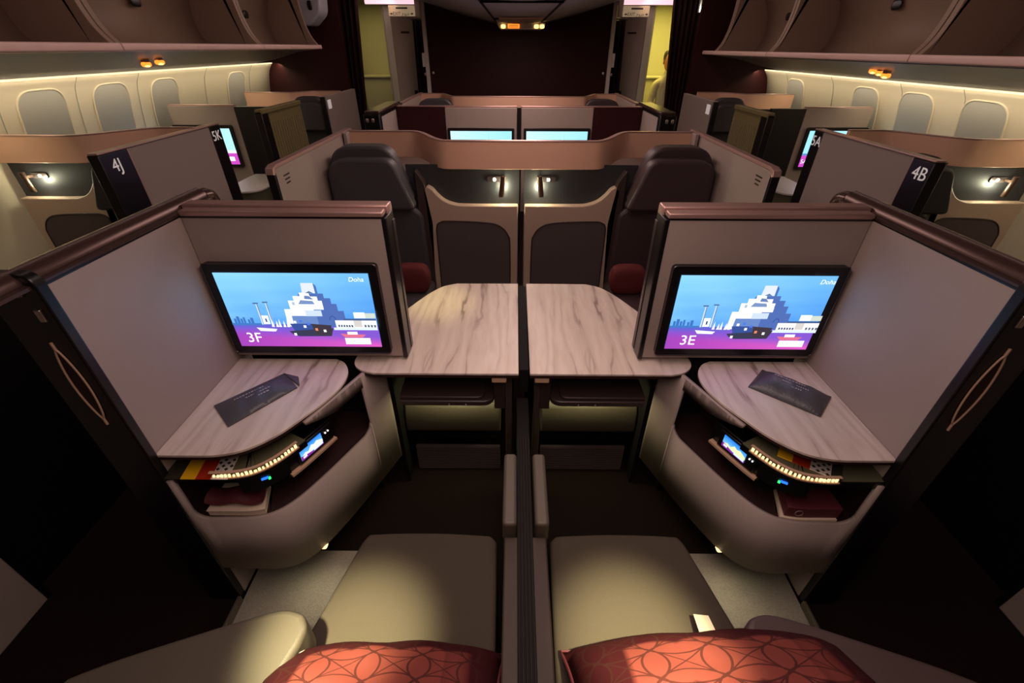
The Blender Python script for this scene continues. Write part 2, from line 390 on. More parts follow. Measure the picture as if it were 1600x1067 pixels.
    # moored boats
    pic.poly([(.17, .70), (.31, .72), (.295, .755), (.19, .75)], (222, 232, 240))
    for u in (.28, .31, .33, .36, .385): pic.poly([(u, .69), (u + .02, .69), (u + .012, .57 + .02 * (u * 37 % 2))], (226, 226, 220))
    pic.poly([(.41, .64), (.56, .64), (.585, .74), (.43, .74)], (52, 74, 140))
    pic.poly([(.39, .745), (.70, .70), (.675, .815), (.45, .82), (.41, .79)], (52, 54, 76)); pic.poly([(.555, .64), (.69, .66), (.68, .80), (.57, .80)], (58, 50, 60))
    for u, v, q in ((.44, .60, 0), (.48, .585, 1), (.50, .66, 0), (.575, .70, 2), (.63, .72, 0), (.42, .77, 0), (.53, .62, 1)):
        pic.rect(u, v, u + .018, v + .035, ((232, 236, 240), (70, 110, 210), (214, 130, 96))[q])
    pic.poly([(.74, .775), (.915, .785), (.89, .83), (.77, .83)], (206, 104, 130)); pic.rect(.79, .745, .86, .785, (226, 232, 240))
    pic.text('Doha', .021, .925, .052, (244, 248, 255), shear=.2)
    pic.text(seat, .052, .135, .842, (255, 255, 255))
    pic.rect(.765, .835, .94, .925, (250, 250, 252)); pic.rect(.82, .872, .838, .884, (180, 184, 200)); pic.rect(.846, .870, .858, .884, (196, 200, 214)); pic.rect(.865, .872, .88, .884, (204, 208, 220))

def monitor(name, label, x0, x1, y, z0, z1, seat=None, far=False, bez=.028, back=.02):
    """facing -Y; x0..x1, z0..z1 of the lit picture, y the glass"""
    t = thing(name, label, 'monitor', ((x0 + x1) / 2, y + back, z0 - bez), 'seat monitors')
    bm = bmesh.new()
    o = roundpoly([(x0 - bez, z0 - bez), (x1 + bez, z0 - bez), (x1 + bez, z1 + bez), (x0 - bez, z1 + bez)], .014, 4)
    prism(bm, [(p[0], y + .002, p[1]) for p in o], (0, back, 0)); link('bezel_frame', bm, BLACK, t, bevel=.003)
    rim = [(p[0], y + .0015, p[1]) for p in o]; bm = bmesh.new(); sweep(bm, rim + [rim[0]], circ(.0022, 6), up=Vector((0, 1, 0)), cap=False); link('bezel_rim', bm, STEELD, t)
    p = Pic((x0, y, z1), (1, 0, 0), (0, 0, 1), x1 - x0, z1 - z0)
    if far:
        p.grad(lambda u, v: lerp((150, 214, 245), (170, 225, 232), u) if v < .68 else (190, 70, 180), nu=4, nv=25)
        p.rect(.30, .50, .62, .68, (235, 240, 240)); p.rect(.0, .62, .3, .68, (96, 130, 190)); p.rect(.62, .60, 1, .68, (226, 232, 240))
        p.text(seat, .046, .072, .85, (255, 255, 255)); p.rect(.74, .78, .93, .9, (250, 250, 252))
    else: harbour(p, seat)
    p.done(t)
    return t
STEELD = mat('dark_metal_rim', srgb(90, 80, 80), .35, metal=.8)
# ================================================================= SETTING
structure(Box('floor', AISLE, None, -3.1, 3.1, -1.2, 9, -.05, 0, bevel=0))
for s, nm in ((-1, 'wall_left'), (1, 'wall_right')):
    dz = 0 if s < 0 else -.05
    # sidewall panel with window pockets cut as recessed frames
    prof = [(2.95, 0), (2.96, .6), (2.93, 1.0 + dz), (2.86, 1.35 + dz), (2.80, 1.46 + dz)]
    bm = bmesh.new(); pts = smooth([(p[0], 0, p[1]) for p in prof], 4)
    a = [bm.verts.new((s * p.x, -1.2, p.z)) for p in pts]; b = [bm.verts.new((s * p.x, 5.86, p.z)) for p in pts]
    for k in range(len(pts) - 1): bm.faces.new((a[k], b[k], b[k + 1], a[k + 1]))
    wl = structure(link(nm, bm, CREAM, None, solid=.02))
    for y in ((2.95, 3.49, 4.05, 5.14) if s < 0 else (3.05, 3.60, 4.15, 5.24)):      # closed shades in rounded pockets
        def wx(z):
            for p0, p1 in zip(pts[:-1], pts[1:]):
                if p0.z <= z <= p1.z: return p0.x + (p1.x - p0.x) * (z - p0.z) / (p1.z - p0.z)
            return pts[-1].x
        bm = bmesh.new(); o = roundpoly([(y - .165, 1.03 + dz), (y + .165, 1.03 + dz), (y + .165, 1.405 + dz), (y - .165, 1.405 + dz)], .11, 8); o = [a_.lerp(b_, k / 5) for a_, b_ in zip(o, o[1:] + o[:1]) for k in range(5)]
        path = [(s * (wx(p[1]) - .012), p[0], p[1]) for p in o]
        sweep(bm, path + [path[0]], circ(.006, 8), up=Vector((s, 0, .2)), cap=False); link('window_frame', bm, CREAM, wl)
        bm = bmesh.new(); o = roundpoly([(y - .160, 1.035 + dz), (y + .160, 1.035 + dz), (y + .160, 1.40 + dz), (y - .160, 1.40 + dz)], .105, 8)
        o2 = []
        for p0, p1 in zip(o, o[1:] + o[:1]): o2 += [p0.lerp(p1, k / 5) for k in range(5)]
        prism(bm, [(s * (wx(p[1]) - .0125), p[0], p[1]) for p in o2], (s * .006, 0, 0)); link('window_shade', bm, SHADE, wl, bevel=0)
    for y in (2.68, 3.2, 3.75, 4.6, 5.4):
        bm = bmesh.new(); sweep(bm, [(s * (p.x - .012), y, p.z) for p in pts], [(-.0025, -.001), (.0025, -.001), (.0025, .001), (-.0025, .001)], up=Vector((0, 1, 0))); link('wall_joint', bm, SHADE, wl)
    # cove lens, sloping service panel under the bins
    structure(Box('trim_1' if s < 0 else 'trim_2', COVEM, None, s * 2.775, s * 2.80, -.6, 5.84, 1.457 + dz, 1.468 + dz, bevel=0))
    bm = bmesh.new(); prism(bm, [(s * x, -1.2, z + dz) for x, z in ((2.79, 1.47), (2.60, 1.50), (2.30, 1.57), (2.06, 1.600), (2.06, 1.608), (2.5, 1.565), (2.9, 1.50))], (0, 6.7, 0)); structure(link('trim_3' if s < 0 else 'trim_4', bm, PSU, None))
    # dark closet wall closing the window seats
    structure(Box('wall_back_left' if s < 0 else 'wall_back_right', BURG, None, s * 1.95, s * 2.95, 5.87, 5.92, 0, 2.1, bevel=0))
# low centre ceiling, sloping up to the aisles
prof = [(-1.75, 2.14), (-1.45, 2.135), (-1.1, 2.05), (-.55, 1.905), (-.23, 1.84), (0, 1.825), (.23, 1.84), (.55, 1.905), (1.1, 2.05), (1.45, 2.135), (1.75, 2.14)]
pts = smooth([(p[0], 0, p[1]) for p in prof], 4)
bm = bmesh.new(); a = [bm.verts.new((p.x, -1.2, p.z)) for p in pts]; b = [bm.verts.new((p.x, 6.2, p.z)) for p in pts]
for k in range(len(pts) - 1): bm.faces.new((a[k], a[k + 1], b[k + 1], b[k]))
ceil = structure(link('ceiling', bm, SOFFIT, None, solid=.01))
for s in (-1, 1):
    Box('ceiling_joint', MATBLACK, ceil, s * .225, s * .235, -1.2, 6.2, 1.826, 1.836, bevel=0)
for y in (1.2, 2.9, 4.6): Box('ceiling_joint', MATBLACK, ceil, -.22, .22, y, y + .008, 1.812, 1.824, bevel=0)
structure(Box('ceiling_upper', SOFFIT, None, -3, 3, -1.2, 9, 2.30, 2.33, bevel=0))
structure(Box('wall_front', BURG, None, -3, 3, -1.25, -1.2, 0, 2.3, bevel=0))

# bulkhead with its pale edge frames
structure(Box('wall_back', BURG, None, -1.06, 1.06, 6.2, 6.26, 0, 2.3, bevel=0))
for s in (-1, 1):
    t = structure(Box('trim_5' if s < 0 else 'trim_6', WHITE, None, s * 1.06, s * 1.105, 6.17, 6.27, 0, 2.3, bevel=.004))
    Box('latch_plate', WHITE, t, s * 1.10, s * 1.135, 6.16, 6.2, 1.42, 1.56, bevel=.004)
    Box('latch_plate', STEEL, t, s * 1.10, s * 1.125, 6.155, 6.2, 1.33, 1.36, bevel=.004)
    bm = bmesh.new(); cushion(bm, .012, .006, .012, (s * 1.02, 6.196, 1.36)); link('stud', bm, WHITE, t)

# ================================================================= NEAR SUITES (seats 3F and 3E)
SEAT = {-1: '3F', 1: '3E'}
FP = [(p.x, p.y) for p in smooth([(.985, .785, 0), (.88, .785, 0), (.80, .787, 0), (.74, .805, 0), (.69, .855, 0), (.64, .945, 0), (.59, 1.055, 0), (.545, 1.16, 0), (.50, 1.265, 0)], 8)]
FU = [0]
for a, b in zip(FP[:-1], FP[1:]): FU.append(FU[-1] + math.dist(a, b))
def fpt(u, s, off=0, z=0):
    """point at arc length u of the console front, off metres inward (away from the seat)"""
    u = max(0, min(FU[-1] - 1e-6, u)); i = max(k for k in range(len(FU) - 1) if FU[k] <= u)
    t = (u - FU[i]) / (FU[i + 1] - FU[i]); a, b = Vector(FP[i]), Vector(FP[i + 1]); p = a.lerp(b, t)
    a0, b0 = Vector(FP[max(i - 2, 0)]), Vector(FP[min(i + 3, len(FP) - 1)]); d = (b0 - a0).normalized(); n = Vector((-d.y, d.x)) * -1
    p = p + n * off
    return Vector((s * p.x, p.y, z))
def ribbon(bm, s, us, zlo, zhi, off=0):
    lo = [bm.verts.new(fpt(u, s, off, zlo(u))) for u in us]; hi = [bm.verts.new(fpt(u, s, off, zhi(u))) for u in us]
    for k in range(len(us) - 1):
        if (hi[k].co - lo[k].co).length + (hi[k + 1].co - lo[k + 1].co).length > .002: bm.faces.new((lo[k], lo[k + 1], hi[k + 1], hi[k]))
def slab_along(bm, s, us, o0, o1, z0, z1):
    rings = [[bm.verts.new(fpt(u, s, o, z)) for o, z in ((o0, z0), (o1, z0), (o1, z1), (o0, z1))] for u in us]; fs = []
    for a, b in zip(rings[:-1], rings[1:]):
        for k in range(4): fs.append(bm.faces.new((a[k], a[(k + 1) % 4], b[(k + 1) % 4], b[k])))
    fs += [bm.faces.new(rings[0]), bm.faces.new(rings[-1][::-1])]
    bmesh.ops.recalc_face_normals(bm, faces=fs)
def urange(a, b, n): return [a + (b - a) * k / n for k in range(n + 1)]

for s in (-1, 1):
    q = SEAT[s]
    # ---- partition that carries the monitor
    t = thing('monitor_partition', f'tall taupe partition behind the monitor reading {q}, with a stepped rose cap', 'partition', (s * .7, 1.28, 0), 'partitions behind the near monitors')
    Box('panel', TAUPE, t, s * .412, s * .985, 1.235, 1.30, .73, 1.214, .002)
    Box('front_cap', ROSE, t, s * .404, s * .985, 1.229, 1.266, 1.217, 1.233, .004)
    Box('rear_cap', ROSE, t, s * .398, s * 1.0, 1.272, 1.318, 1.205, 1.240, .005)
    Box('cap_groove', BLACK, t, s * .404, s * .985, 1.262, 1.276, 1.19, 1.222, 0)
    Box('shadow_gap', BLACK, t, s * .412, s * .985, 1.233, 1.24, 1.212, 1.218, 0)
    Box('edge_trim', BLACK, t, s * .396, s * .412, 1.232, 1.312, .727, 1.215, .003)
    Box('edge_bead', STEELD, t, s * .3935, s * .397, 1.29, 1.312, .73, 1.19, .001)
    Box('hinge_plate', STEELD, t, s * .955, s * .985, 1.28, 1.30, 1.231, 1.235, .001)
    Box('base_post', MATBLACK, t, s * .60, s * .95, 1.25, 1.30, 0, .735, 0)
    xs = sorted((s * .472, s * .943))
    monitor('seat_monitor', f'black framed monitor showing a harbour, stepped white building and {q}', xs[0], xs[1], 1.212, .784, 1.052, q)
    # screens light what stands before them; the picture itself emits

    # ---- side partition along the aisle, with rail and door post
    t = thing('aisle_partition', f'taupe aisle wall beside console of seat {q}, with rose rail and black door post', 'partition', (s * 1.02, 1.1, 0), 'aisle walls of the near suites')
    Box('panel', TAUPE, t, s * .986, s * 1.055, .80, 1.40, 0, 1.217, .002)
    bm = bmesh.new()
    pr = [(.986, 1.217), (.986, 1.224), (.999, 1.227), (1.003, 1.240), (1.012, 1.249), (1.026, 1.253), (1.038, 1.248), (1.044, 1.238), (1.060, 1.234), (1.095, 1.230), (1.095, 1.210)]
    prism(bm, [(s * x, .70, z) for x, z in pr], (0, .70, 0)); link('top_rail', bm, RAIL, t, angle=35)
    bm = bmesh.new()
    sweep(bm, smooth([(s * 1.022, 1.40, 1.222), (s * 1.022, 1.43, 1.218), (s * 1.022, 1.445, 1.20), (s * 1.022, 1.448, 1.17)], 4), circ(.026, 10), up=Vector((s, 0, .01))); link('rail_end_cap', bm, RAIL, t)
    Box('rail_shadow_strip', BLACK, t, s * .984, s * 1.0, .80, 1.40, 1.214, 1.218, 0)
    o = roundpoly([(.981, 0), (1.09, 0), (1.09, 1.250), (.977, 1.250)], [0, 0, .03, .03], 6)
    dp = Prism('door_post', BLACK, t, [(s * x, .775, z) for x, z in o], (0, .026, 0), .004, 3)
    for kx in (1.018, 1.043): 
        bm = bmesh.new(); cushion(bm, .009, .006, .013, (s * kx, .773, 1.214)); plab(link('roller', bm, STEEL, dp), 'pale metal roller')
    Box('latch', STEEL, dp, s * .998, s * 1.011, .771, .777, 1.143, 1.172, .002)
    rim = []
    for k in range(33):
        a = 2 * PI * k / 32; ca = math.cos(a)
        rim.append((s * (1.020 + .017 * math.sin(a) * (1 - .35 * ca * ca)), .772, .973 + .10 * ca))
    bm = bmesh.new(); sweep(bm, rim, circ(.0022, 6), up=Vector((0, 1, 0)), cap=False)
    for zz, zt in ((1.073, 1.092), (.873, .853)): tube(bm, [(s * 1.020, .772, zz), (s * 1.020, .772, zt)], .003, 6)
    plab(link('grip_rim', bm, TAN, dp), 'tan almond-shaped grip rim')
    Prism('grip_recess', BURGD, dp, [(x, .774, z) for x, _, z in rim[:-1]], (0, .002, 0), 0)

    # ---- side console
    t = thing('side_console', f'taupe side console with veined top and dark open cubby below monitor {q}', 'console', (s * .75, 1.0, 0), 'side consoles of the near suites')
    o = smooth([(.985, .797, 0), (.90, .797, 0), (.82, .80, 0), (.752, .823, 0), (.69, .88, 0), (.645, .953, 0), (.607, 1.023, 0), (.583, 1.098, 0), (.586, 1.165, 0), (.613, 1.214, 0), (.648, 1.236, 0)], 5) + [Vector((.985, 1.236, 0))]
    Prism('console_top', WOOD, t, [(s * p.x, p.y, .706) for p in o], (0, 0, .009), .0015)
    Prism('top_edge', BURGD, t, [(s * p.x, p.y, .698) for p in o], (0, 0, .0078), 0)
    Prism('ledge_ceiling', MATBLACK, t, [(s * (p.x * .98 + .02), p.y * .98 + .022, .692) for p in o], (0, 0, .0058), 0)
    UE = FU[-1]
    def hz0(u): # lower edge of the opening
        a, b, z = .022, .652, .456 + .006 * math.sin(u * 5)
        for e, d in ((a, u - a), (b, b - u)):
            r = .05
            if d < 0: return 9
            if d < r: z = max(z, .456 + r * .75 - math.sqrt(max(0, (r * .75) ** 2 - ((r - d) * .75) ** 2)))
        return z
    def hz1(u):
        if u < .40: return .694
        return .703 - .045 * min(1, max(0, (u - .40) / .12)) ** .8
    us = sorted(set(urange(0, UE - .0001, 60) + urange(.0221, .075, 10) + urange(.60, .6519, 10) + [.0219, .6521]))
    bm = bmesh.new()
    zb = lambda u: .20 - .012 * math.sin(u / UE * PI)
    mid = [u for u in us if .022 <= u <= .652]
    ribbon(bm, s, [u for u in us if u <= .0221], zb, lambda u: .63); ribbon(bm, s, [u for u in us if u >= .6519], zb, lambda u: .705)
    ribbon(bm, s, mid, zb, hz0); ribbon(bm, s, [u for u in us if .40 <= u <= .652], hz1, lambda u: .705)
    bmesh.ops.remove_doubles(bm, verts=bm.verts, dist=.0004)
    link('fascia', bm, TAUPE, t, solid=.012, bevel=0)
    bm = bmesh.new()
    ribbon(bm, s, [u for u in us if .41 <= u <= .655], lambda u: hz1(u) - .001, lambda u: .7035, -.004); link('fascia_lip', bm, TAUPE, t, solid=.004)
    bm = bmesh.new(); slab_along(bm, s, urange(0, UE - .001, 30), .015, .16, .44, .453); link('cubby_floor', bm, BURGD, t)
    bm = bmesh.new(); slab_along(bm, s, urange(0, UE - .001, 30), .16, .165, .44, .70); link('cubby_back', bm, BURGD, t)
    bm = bmesh.new(); slab_along(bm, s, urange(0, .004, 1), .012, .16, .2, .63); link('cubby_end', bm, BURGD, t)
    bm = bmesh.new(); slab_along(bm, s, urange(UE - .006, UE - .001, 1), .012, .16, .2, .70); link('cubby_end', bm, BURGD, t)
    bm = bmesh.new(); slab_along(bm, s, urange(.0, .40, 24), .004, .16, .628, .640); link('upper_ledge', bm, OLIVE, t)
    bm = bmesh.new(); slab_along(bm, s, urange(.0, .40, 24), .0, .006, .618, .638); link('ledge_edge', bm, BLACK, t)
    bm = bmesh.new(); slab_along(bm, s, urange(.13, .372, 20), -.003, .006, .636, .6405); slab_along(bm, s, urange(.13, .372, 20), -.003, .006, .6585, .661); link('light_strip_frame', bm, TAN, t)
    ls = None
    for k in range(22):
        bm = bmesh.new(); u0 = .136 + k * .0107; slab_along(bm, s, [u0, u0 + .0045 + .003 * random.random()], -.001, .004, .6415, .6475 + .010 * random.random())
        link('light_strip_bead', bm, LED, t, bevel=.001)
    # rest of the body under the top, behind the fascia
    Box('body', MATBLACK, t, s * .72, s * .985, 1.02, 1.23, 0, .69, 0)
    bm = bmesh.new(); cushion(bm, .012, .012, .006, (s * .683, .868, .184)); plab(link('foot_light', bm, LED, t), 'small glowing foot light')
    # handset dock
    bm = bmesh.new(); slab_along(bm, s, urange(.325, .515, 10), .020, .030, .535, .628); link('handset_dock', bm, BLACK, t, bevel=.002)
    bm = bmesh.new(); slab_along(bm, s, urange(.328, .505, 10), .004, .022, .546, .554); plab(link('dock_lip', bm, TAN, t), 'tan lip under the handset')
    for uu, zz, m in ((.258, .6005, LEDB), (.250, .6015, LEDB), (.267, .594, LEDG)):
        bm = bmesh.new(); slab_along(bm, s, [uu, uu + (.011 if m is LEDB else .007)], .0, .006, zz, zz + (.005 if m is LEDB else .007)); link('socket_light', bm, m, t, bevel=.001)
    bm = bmesh.new(); slab_along(bm, s, urange(.19, .33, 8), .006, .02, .565, .62); link('socket_panel', bm, BLACK, t)

    # handset with its lit screen
    h = thing('control_handset', f'small lit touch handset docked in the console cubby below monitor {q}', 'handset', tuple(fpt(.42, s, .02, .56)), 'console handsets')
    u0, u1 = (.365, .50) if s < 0 else (.345, .48)
    bm = bmesh.new(); slab_along(bm, s, [u0, u1], .010, .019, .558, .624); link('handset_body', bm, BLACK, h, bevel=.003)
    a, b = (fpt(.372, s, .0092, .617), fpt(.456, s, .0092, .617)) if s < 0 else (fpt(.462, s, .0092, .617), fpt(.378, s, .0092, .617))
    r = (b - a); p = Pic(a, r.normalized(), (0, 0, 1), r.length, .046)
    p.grad(lambda u, v: lerp((40, 120, 220), (120, 190, 240), v * 1.4), nu=8, nv=6)
    p.poly([(0, .72), (.2, .5), (.35, .6), (.5, .3), (.62, .42), (.75, .30), (1, .55), (1, .8), (0, .8)], (222, 222, 170) if s > 0 else (225, 228, 240))
    p.poly([(0, 1), (1, 1), (1, .75), (.5, .85), (0, .62)], (120, 40, 140)); p.rect(.55, .76, .98, .93, (200, 225, 250)); p.rect(.08, .72, .24, .88, (240, 235, 250))
    p.done(h)
    for uu in ((.472, .483) if s < 0 else (.366, .356)):
        bm = bmesh.new(); slab_along(bm, s, [uu - .002, uu + .002], .007, .011, .600, .604); link('handset_light', bm, LEDW, h)

    # amenity pouch lying on the console
    if s < 0: C4 = [(-.934, .988), (-.844, .901), (-.719, 1.077), (-.790, 1.149)]; lab = 'slim charcoal pouch, one end folded, lying on the console below monitor 3F'
    else: C4 = [(.721, 1.096), (.807, 1.185), (.958, 1.048), (.874, .959)]; lab = 'puffy glossy charcoal pouch lying on the console below monitor 3E'
    t = thing('amenity_pouch', lab, 'pouch', ((C4[0][0] + C4[2][0]) / 2, (C4[0][1] + C4[2][1]) / 2, .7152), 'pouches on the consoles')
    A, B, Cc, D = [Vector((*p, 0)) for p in C4]; bm = bmesh.new(); nu, nv = 20, 10; top = []; bot = []
    hgt = .014 if s < 0 else .028
    for j in range(nv + 1):
        rt_, rb_ = [], []
        for i in range(nu + 1):
            u, v = i / nu, j / nv
            along, across = (u, v)
            P0 = (A.lerp(D, u) if s < 0 else A.lerp(D, u)).lerp(B.lerp(Cc, u), v)
            puff = (1 - abs(2 * u - 1) ** 5) * (1 - abs(2 * v - 1) ** 3)
            z = .7156 + .004 + hgt * puff + .0016 * math.sin(u * 23 + v * 5) * puff
            rt_.append(bm.verts.new((P0.x, P0.y, z))); rb_.append(bm.verts.new((P0.x, P0.y, .7154)))
        top.append(rt_); bot.append(rb_)
    fs = []
    for j in range(nv):
        for i in range(nu):
            fs.append(bm.faces.new((top[j][i], top[j][i + 1], top[j + 1][i + 1], top[j + 1][i]))); fs.append(bm.faces.new((bot[j][i], bot[j + 1][i], bot[j + 1][i + 1], bot[j][i + 1])))
    for i in range(nu):
        fs.append(bm.faces.new((top[0][i], bot[0][i], bot[0][i + 1], top[0][i + 1]))); fs.append(bm.faces.new((top[nv][i], top[nv][i + 1], bot[nv][i + 1], bot[nv][i])))
    for j in range(nv):
        fs.append(bm.faces.new((top[j][0], top[j + 1][0], bot[j + 1][0], bot[j][0]))); fs.append(bm.faces.new((top[j][nu], bot[j][nu], bot[j + 1][nu], top[j + 1][nu])))
    bmesh.ops.recalc_face_normals(bm, faces=fs); link('pouch_body', bm, POUCH, t, angle=60)
    # two faint printed lines on its face
    cen = (A + B + Cc + D) / 4; rr = ((D - A) if s < 0 else (D - A)).normalized(); uu = ((A - B)).normalized()
    if s > 0: rr, uu = (Cc - B).normalized(), (B - A).normalized()
    zt = .7156 + .004 + hgt + .0008
    bm = bmesh.new()
    for row, (l0, l1, hh) in enumerate(((-.058, .03, .0035), (-.03, .042, .0035), (.0, .028, .005))):
        x = l0
        while x < l1:
            wd = random.uniform(.003, .008); c0 = cen + rr * x + uu * (.016 - .016 * row)
            pp = [c0, c0 + rr * wd, c0 + rr * wd + uu * hh, c0 + uu * hh]
            prism(bm, [(v.x, v.y, zt - .0012) for v in pp], (0, 0, .0012)); x += wd + .0025
    o = link('printed_marks', bm, POUCHINK, t, smooth=False); o['kind'] = 'stuff'
    if s < 0:
        e = [D.lerp(A, .02), Cc.lerp(B, .02)]; dirv = (D - A).normalized()
        bm = bmesh.new(); P3 = [e[0], e[1] + dirv * .012, e[1].lerp(e[0], .45) + dirv * .028]
        prism(bm, [(v.x, v.y, .7165) for v in P3], (0, 0, .007)); link('folded_end', bm, POUCH, t, bevel=.002)

    # printed card on the ledge
    t = thing('patterned_card', f'card of yellow, red and chequered blocks on the ledge under console top, seat {q} side', 'card', (s * .86, .83, .641), 'cards on the console ledges')
    def quad(nm, m, pts, z0=.641, h=.002): Prism(nm, m, t, [(x, y, z0) for x, y in pts], (0, 0, h), 0)
    if s < 0:
        y0, y1 = .778, .90; sk = -.018
        def band(x0, x1): return [(x0, y0), (x1, y0), (x1 + sk, y1), (x0 + sk, y1)]
        quad('dark_block', CARDBLK, band(-.982, -.935)); quad('yellow_block', YEL, band(-.935, -.894)); quad('red_block', RED, band(-.894, -.852)); quad('white_block', WHITE, band(-.852, -.806))
        org, rx, ry = Vector((-.852, .785, 0)), Vector((.046, 0, 0)) / 4, Vector((-.0036, .022, 0)) / 2
    else:
        dv = Vector((.752 - .865, .925 - .845, 0)).normalized(); nv_ = Vector((dv.y, -dv.x, 0)); nv_ = nv_ if nv_.y > 0 else -nv_; o0 = Vector((.836, .803, 0))
        def band(a0, a1): return [tuple((o0 + dv * a + nv_ * b)[:2]) for a, b in ((a0, 0), (a1, 0), (a1, .11), (a0, .11))]
        quad('white_block', WHITE, band(-.004, .046)); quad('red_block', RED, band(.046, .09)); quad('yellow_block', YEL, band(.09, .128)); quad('dark_block', CARDBLK, band(-.03, -.004))
        org, rx, ry = o0 + dv * -.002, dv * .046 / 4, nv_ * .022 / 2
    for i in range(4):
        for j in range(6):
            if (i + j) % 2: continue
            c0 = org + rx * (i + .5) + ry * (j + .5)
            pp = [c0 - rx * .5, c0 - ry * .5, c0 + rx * .5, c0 + ry * .5]
            Prism('chequer', CARDBLK, t, [(v.x, v.y, .6431) for v in pp], (0, 0, .0006), 0)
    # things kept in the cubby
    if s < 0:
        t = thing('folded_pouch', 'burgundy cloth pouch tucked in the open cubby below monitor 3F', 'pouch', tuple(fpt(.12, s, .06, .4535)))
        bm = bmesh.new(); u_ = urange(.045, .215, 10)
        rings = [[fpt(u, s, .05 + .03 * math.cos(a), .497 + .017 * math.sin(a) + .006 * math.sin(u * 60)) for a in [2 * PI * k / 10 for k in range(10)]] for u in u_]
        V = [[bm.verts.new(p) for p in r_] for r_ in rings]; fs = []
        for a, b in zip(V[:-1], V[1:]):
            for k in range(10): fs.append(bm.faces.new((a[k], a[(k + 1) % 10], b[(k + 1) % 10], b[k])))
        fs += [bm.faces.new(V[0]), bm.faces.new(V[-1])]; bmesh.ops.recalc_face_normals(bm, faces=fs); link('pouch_body', bm, BURG2, t)
        t = thing('booklet', 'cream booklet lying in the cubby under the burgundy pouch', 'booklet', tuple(fpt(.13, s, .05, .4535)))
        bm = bmesh.new(); slab_along(bm, s, urange(.05, .22, 8), .012, .11, .4545, .474); link('pages', bm, PAPER, t)
        bm = bmesh.new(); slab_along(bm, s, urange(.048, .222, 8), .010, .112, .4745, .478); link('cover', bm, PAPER, t)
    else:
        t = thing('boxed_kit', 'flat burgundy box with a ring emblem in the cubby below monitor 3E', 'box', tuple(fpt(.13, s, .05, .4535)))
        bm = bmesh.new(); slab_along(bm, s, urange(.055, .215, 8), .012, .11, .466, .508); link('box_body', bm, BURG2, t, bevel=.002)
        ring = [fpt(.178 + .011 * math.cos(a), s, .0105, .487 + .011 * math.sin(a)) for a in [2 * PI * k / 20 for k in range(21)]]
        bm = bmesh.new(); sweep(bm, ring, circ(.0009, 5), up=Vector((0, 1, 0)), cap=False); tube(bm, [fpt(.170, s, .0105, .479), fpt(.163, s, .0105, .474)], .0009, 5); link('emblem', bm, TAUPE, t)
        t = thing('booklet', 'cream leaflet lying flat beneath the burgundy box', 'booklet', tuple(fpt(.13, s, .05, .4535)))
        bm = bmesh.new(); slab_along(bm, s, urange(.06, .225, 8), .006, .11, .4545, .465); link('pages', bm, PAPER, t)

    # ---- big fold-out table
    t = thing('dining_table', f'large veined table with rounded end, at the centre line on the {q} side', 'table', (s * .28, 1.45, 0), 'centre tables')
    xi = -.014 if s < 0 else .024
    o = [(xi, 1.160, 0), (s * .30, 1.160, 0)] + [tuple(p) for p in smooth([(s * .50, 1.160, 0), (s * .545, 1.175, 0), (s * .577, 1.208, 0), (s * .582, 1.26, 0), (s * .56, 1.36, 0), (s * .52, 1.48, 0), (s * .475, 1.59, 0), (s * .415, 1.715, 0), (s * .358, 1.797, 0), (s * .295, 1.832, 0)], 5)] + [(xi, 1.834, 0)]
    Prism('table_top', WOOD, t, [(x, y, .7055) for x, y, _ in o], (0, 0, .0085), .0015)
    Prism('table_edge', BURGD, t, [(x, y, .695) for x, y, _ in o], (0, 0, .0103), 0)
    Box('hinge_block', TAN, t, s * .055 if s < 0 else .036 + .005, s * .105 if s < 0 else .09, 1.162, 1.20, .672, .694, .003)
    Box('support_arm', MATBLACK, t, s * .06, s * .50, 1.45, 1.53, .655, .694, .003)
    # ---- small tray stowed under it
    t = thing('tray_table', f'dark folded tray stowed beneath the veined table on the {q} side', 'tray', (s * .26, 1.25, .55), 'stowed trays')
    o = roundpoly([(s * .10, 1.175), (s * .437, 1.175), (s * .437, 1.46), (s * .10, 1.46)], [.045, .01, .01, .01], 6)
    Prism('tray', MATBROWN, t, [(x, y, .555) for x, y in o], (0, 0, .022), .004)
    o = roundpoly([(s * .135, 1.183), (s * .437, 1.183), (s * .437, 1.46), (s * .135, 1.46)], [.03, .005, .005, .005], 6)
    Prism('tray_lid', MATBROWN, t, [(x, y, .578) for x, y in o], (0, 0, .012), .005, 3)
    for x in (.20, .26): 
        bm = bmesh.new(); cushion(bm, .003, .002, .003, (s * x, 1.1735, .563)); link('screw', bm, STEEL, t)
    Box('slide_rail', MATBROWN, t, s * .06, s * .10, 1.20, 1.50, .52, .66, .003)
    # ---- footwell
    t = thing('footwell', f'dark footwell box with ribbed kick panel under the {q} side table', 'footwell', (s * .28, 1.5, 0), 'footwells')
    Box('side_wall', MATBLACK, t, s * .488, s * .498, 1.29, 1.45, .0, .69, 0)
    Box('back_wall', MATBLACK, t, s * .03, s * .50, 1.86, 1.88, 0, .45, 0)
    Box('kick_panel', QUILT, t, s * .09, s * .463, 1.36, 1.375, .0, .148, .002)
    for k in range(12): Box('kick_rib', QUILT, t, s * .092, s * .461, 1.357, 1.361, .008 + k * .0117, .014 + k * .0117, 0)
    pad = roundpoly([(1.345, .245), (1.345, .35), (1.38, .40), (1.85, .40), (1.85, .245)], [.03, .05, .05, .01, .01], 5)
    Prism('foot_cushion', ARML, t, [(s * .085, y, z) for y, z in pad], (s * .40, 0, 0), .012, 3)
    Box('cushion_base', MATBLACK, t, s * .09, s * .48, 1.40, 1.85, .16, .243, 0)

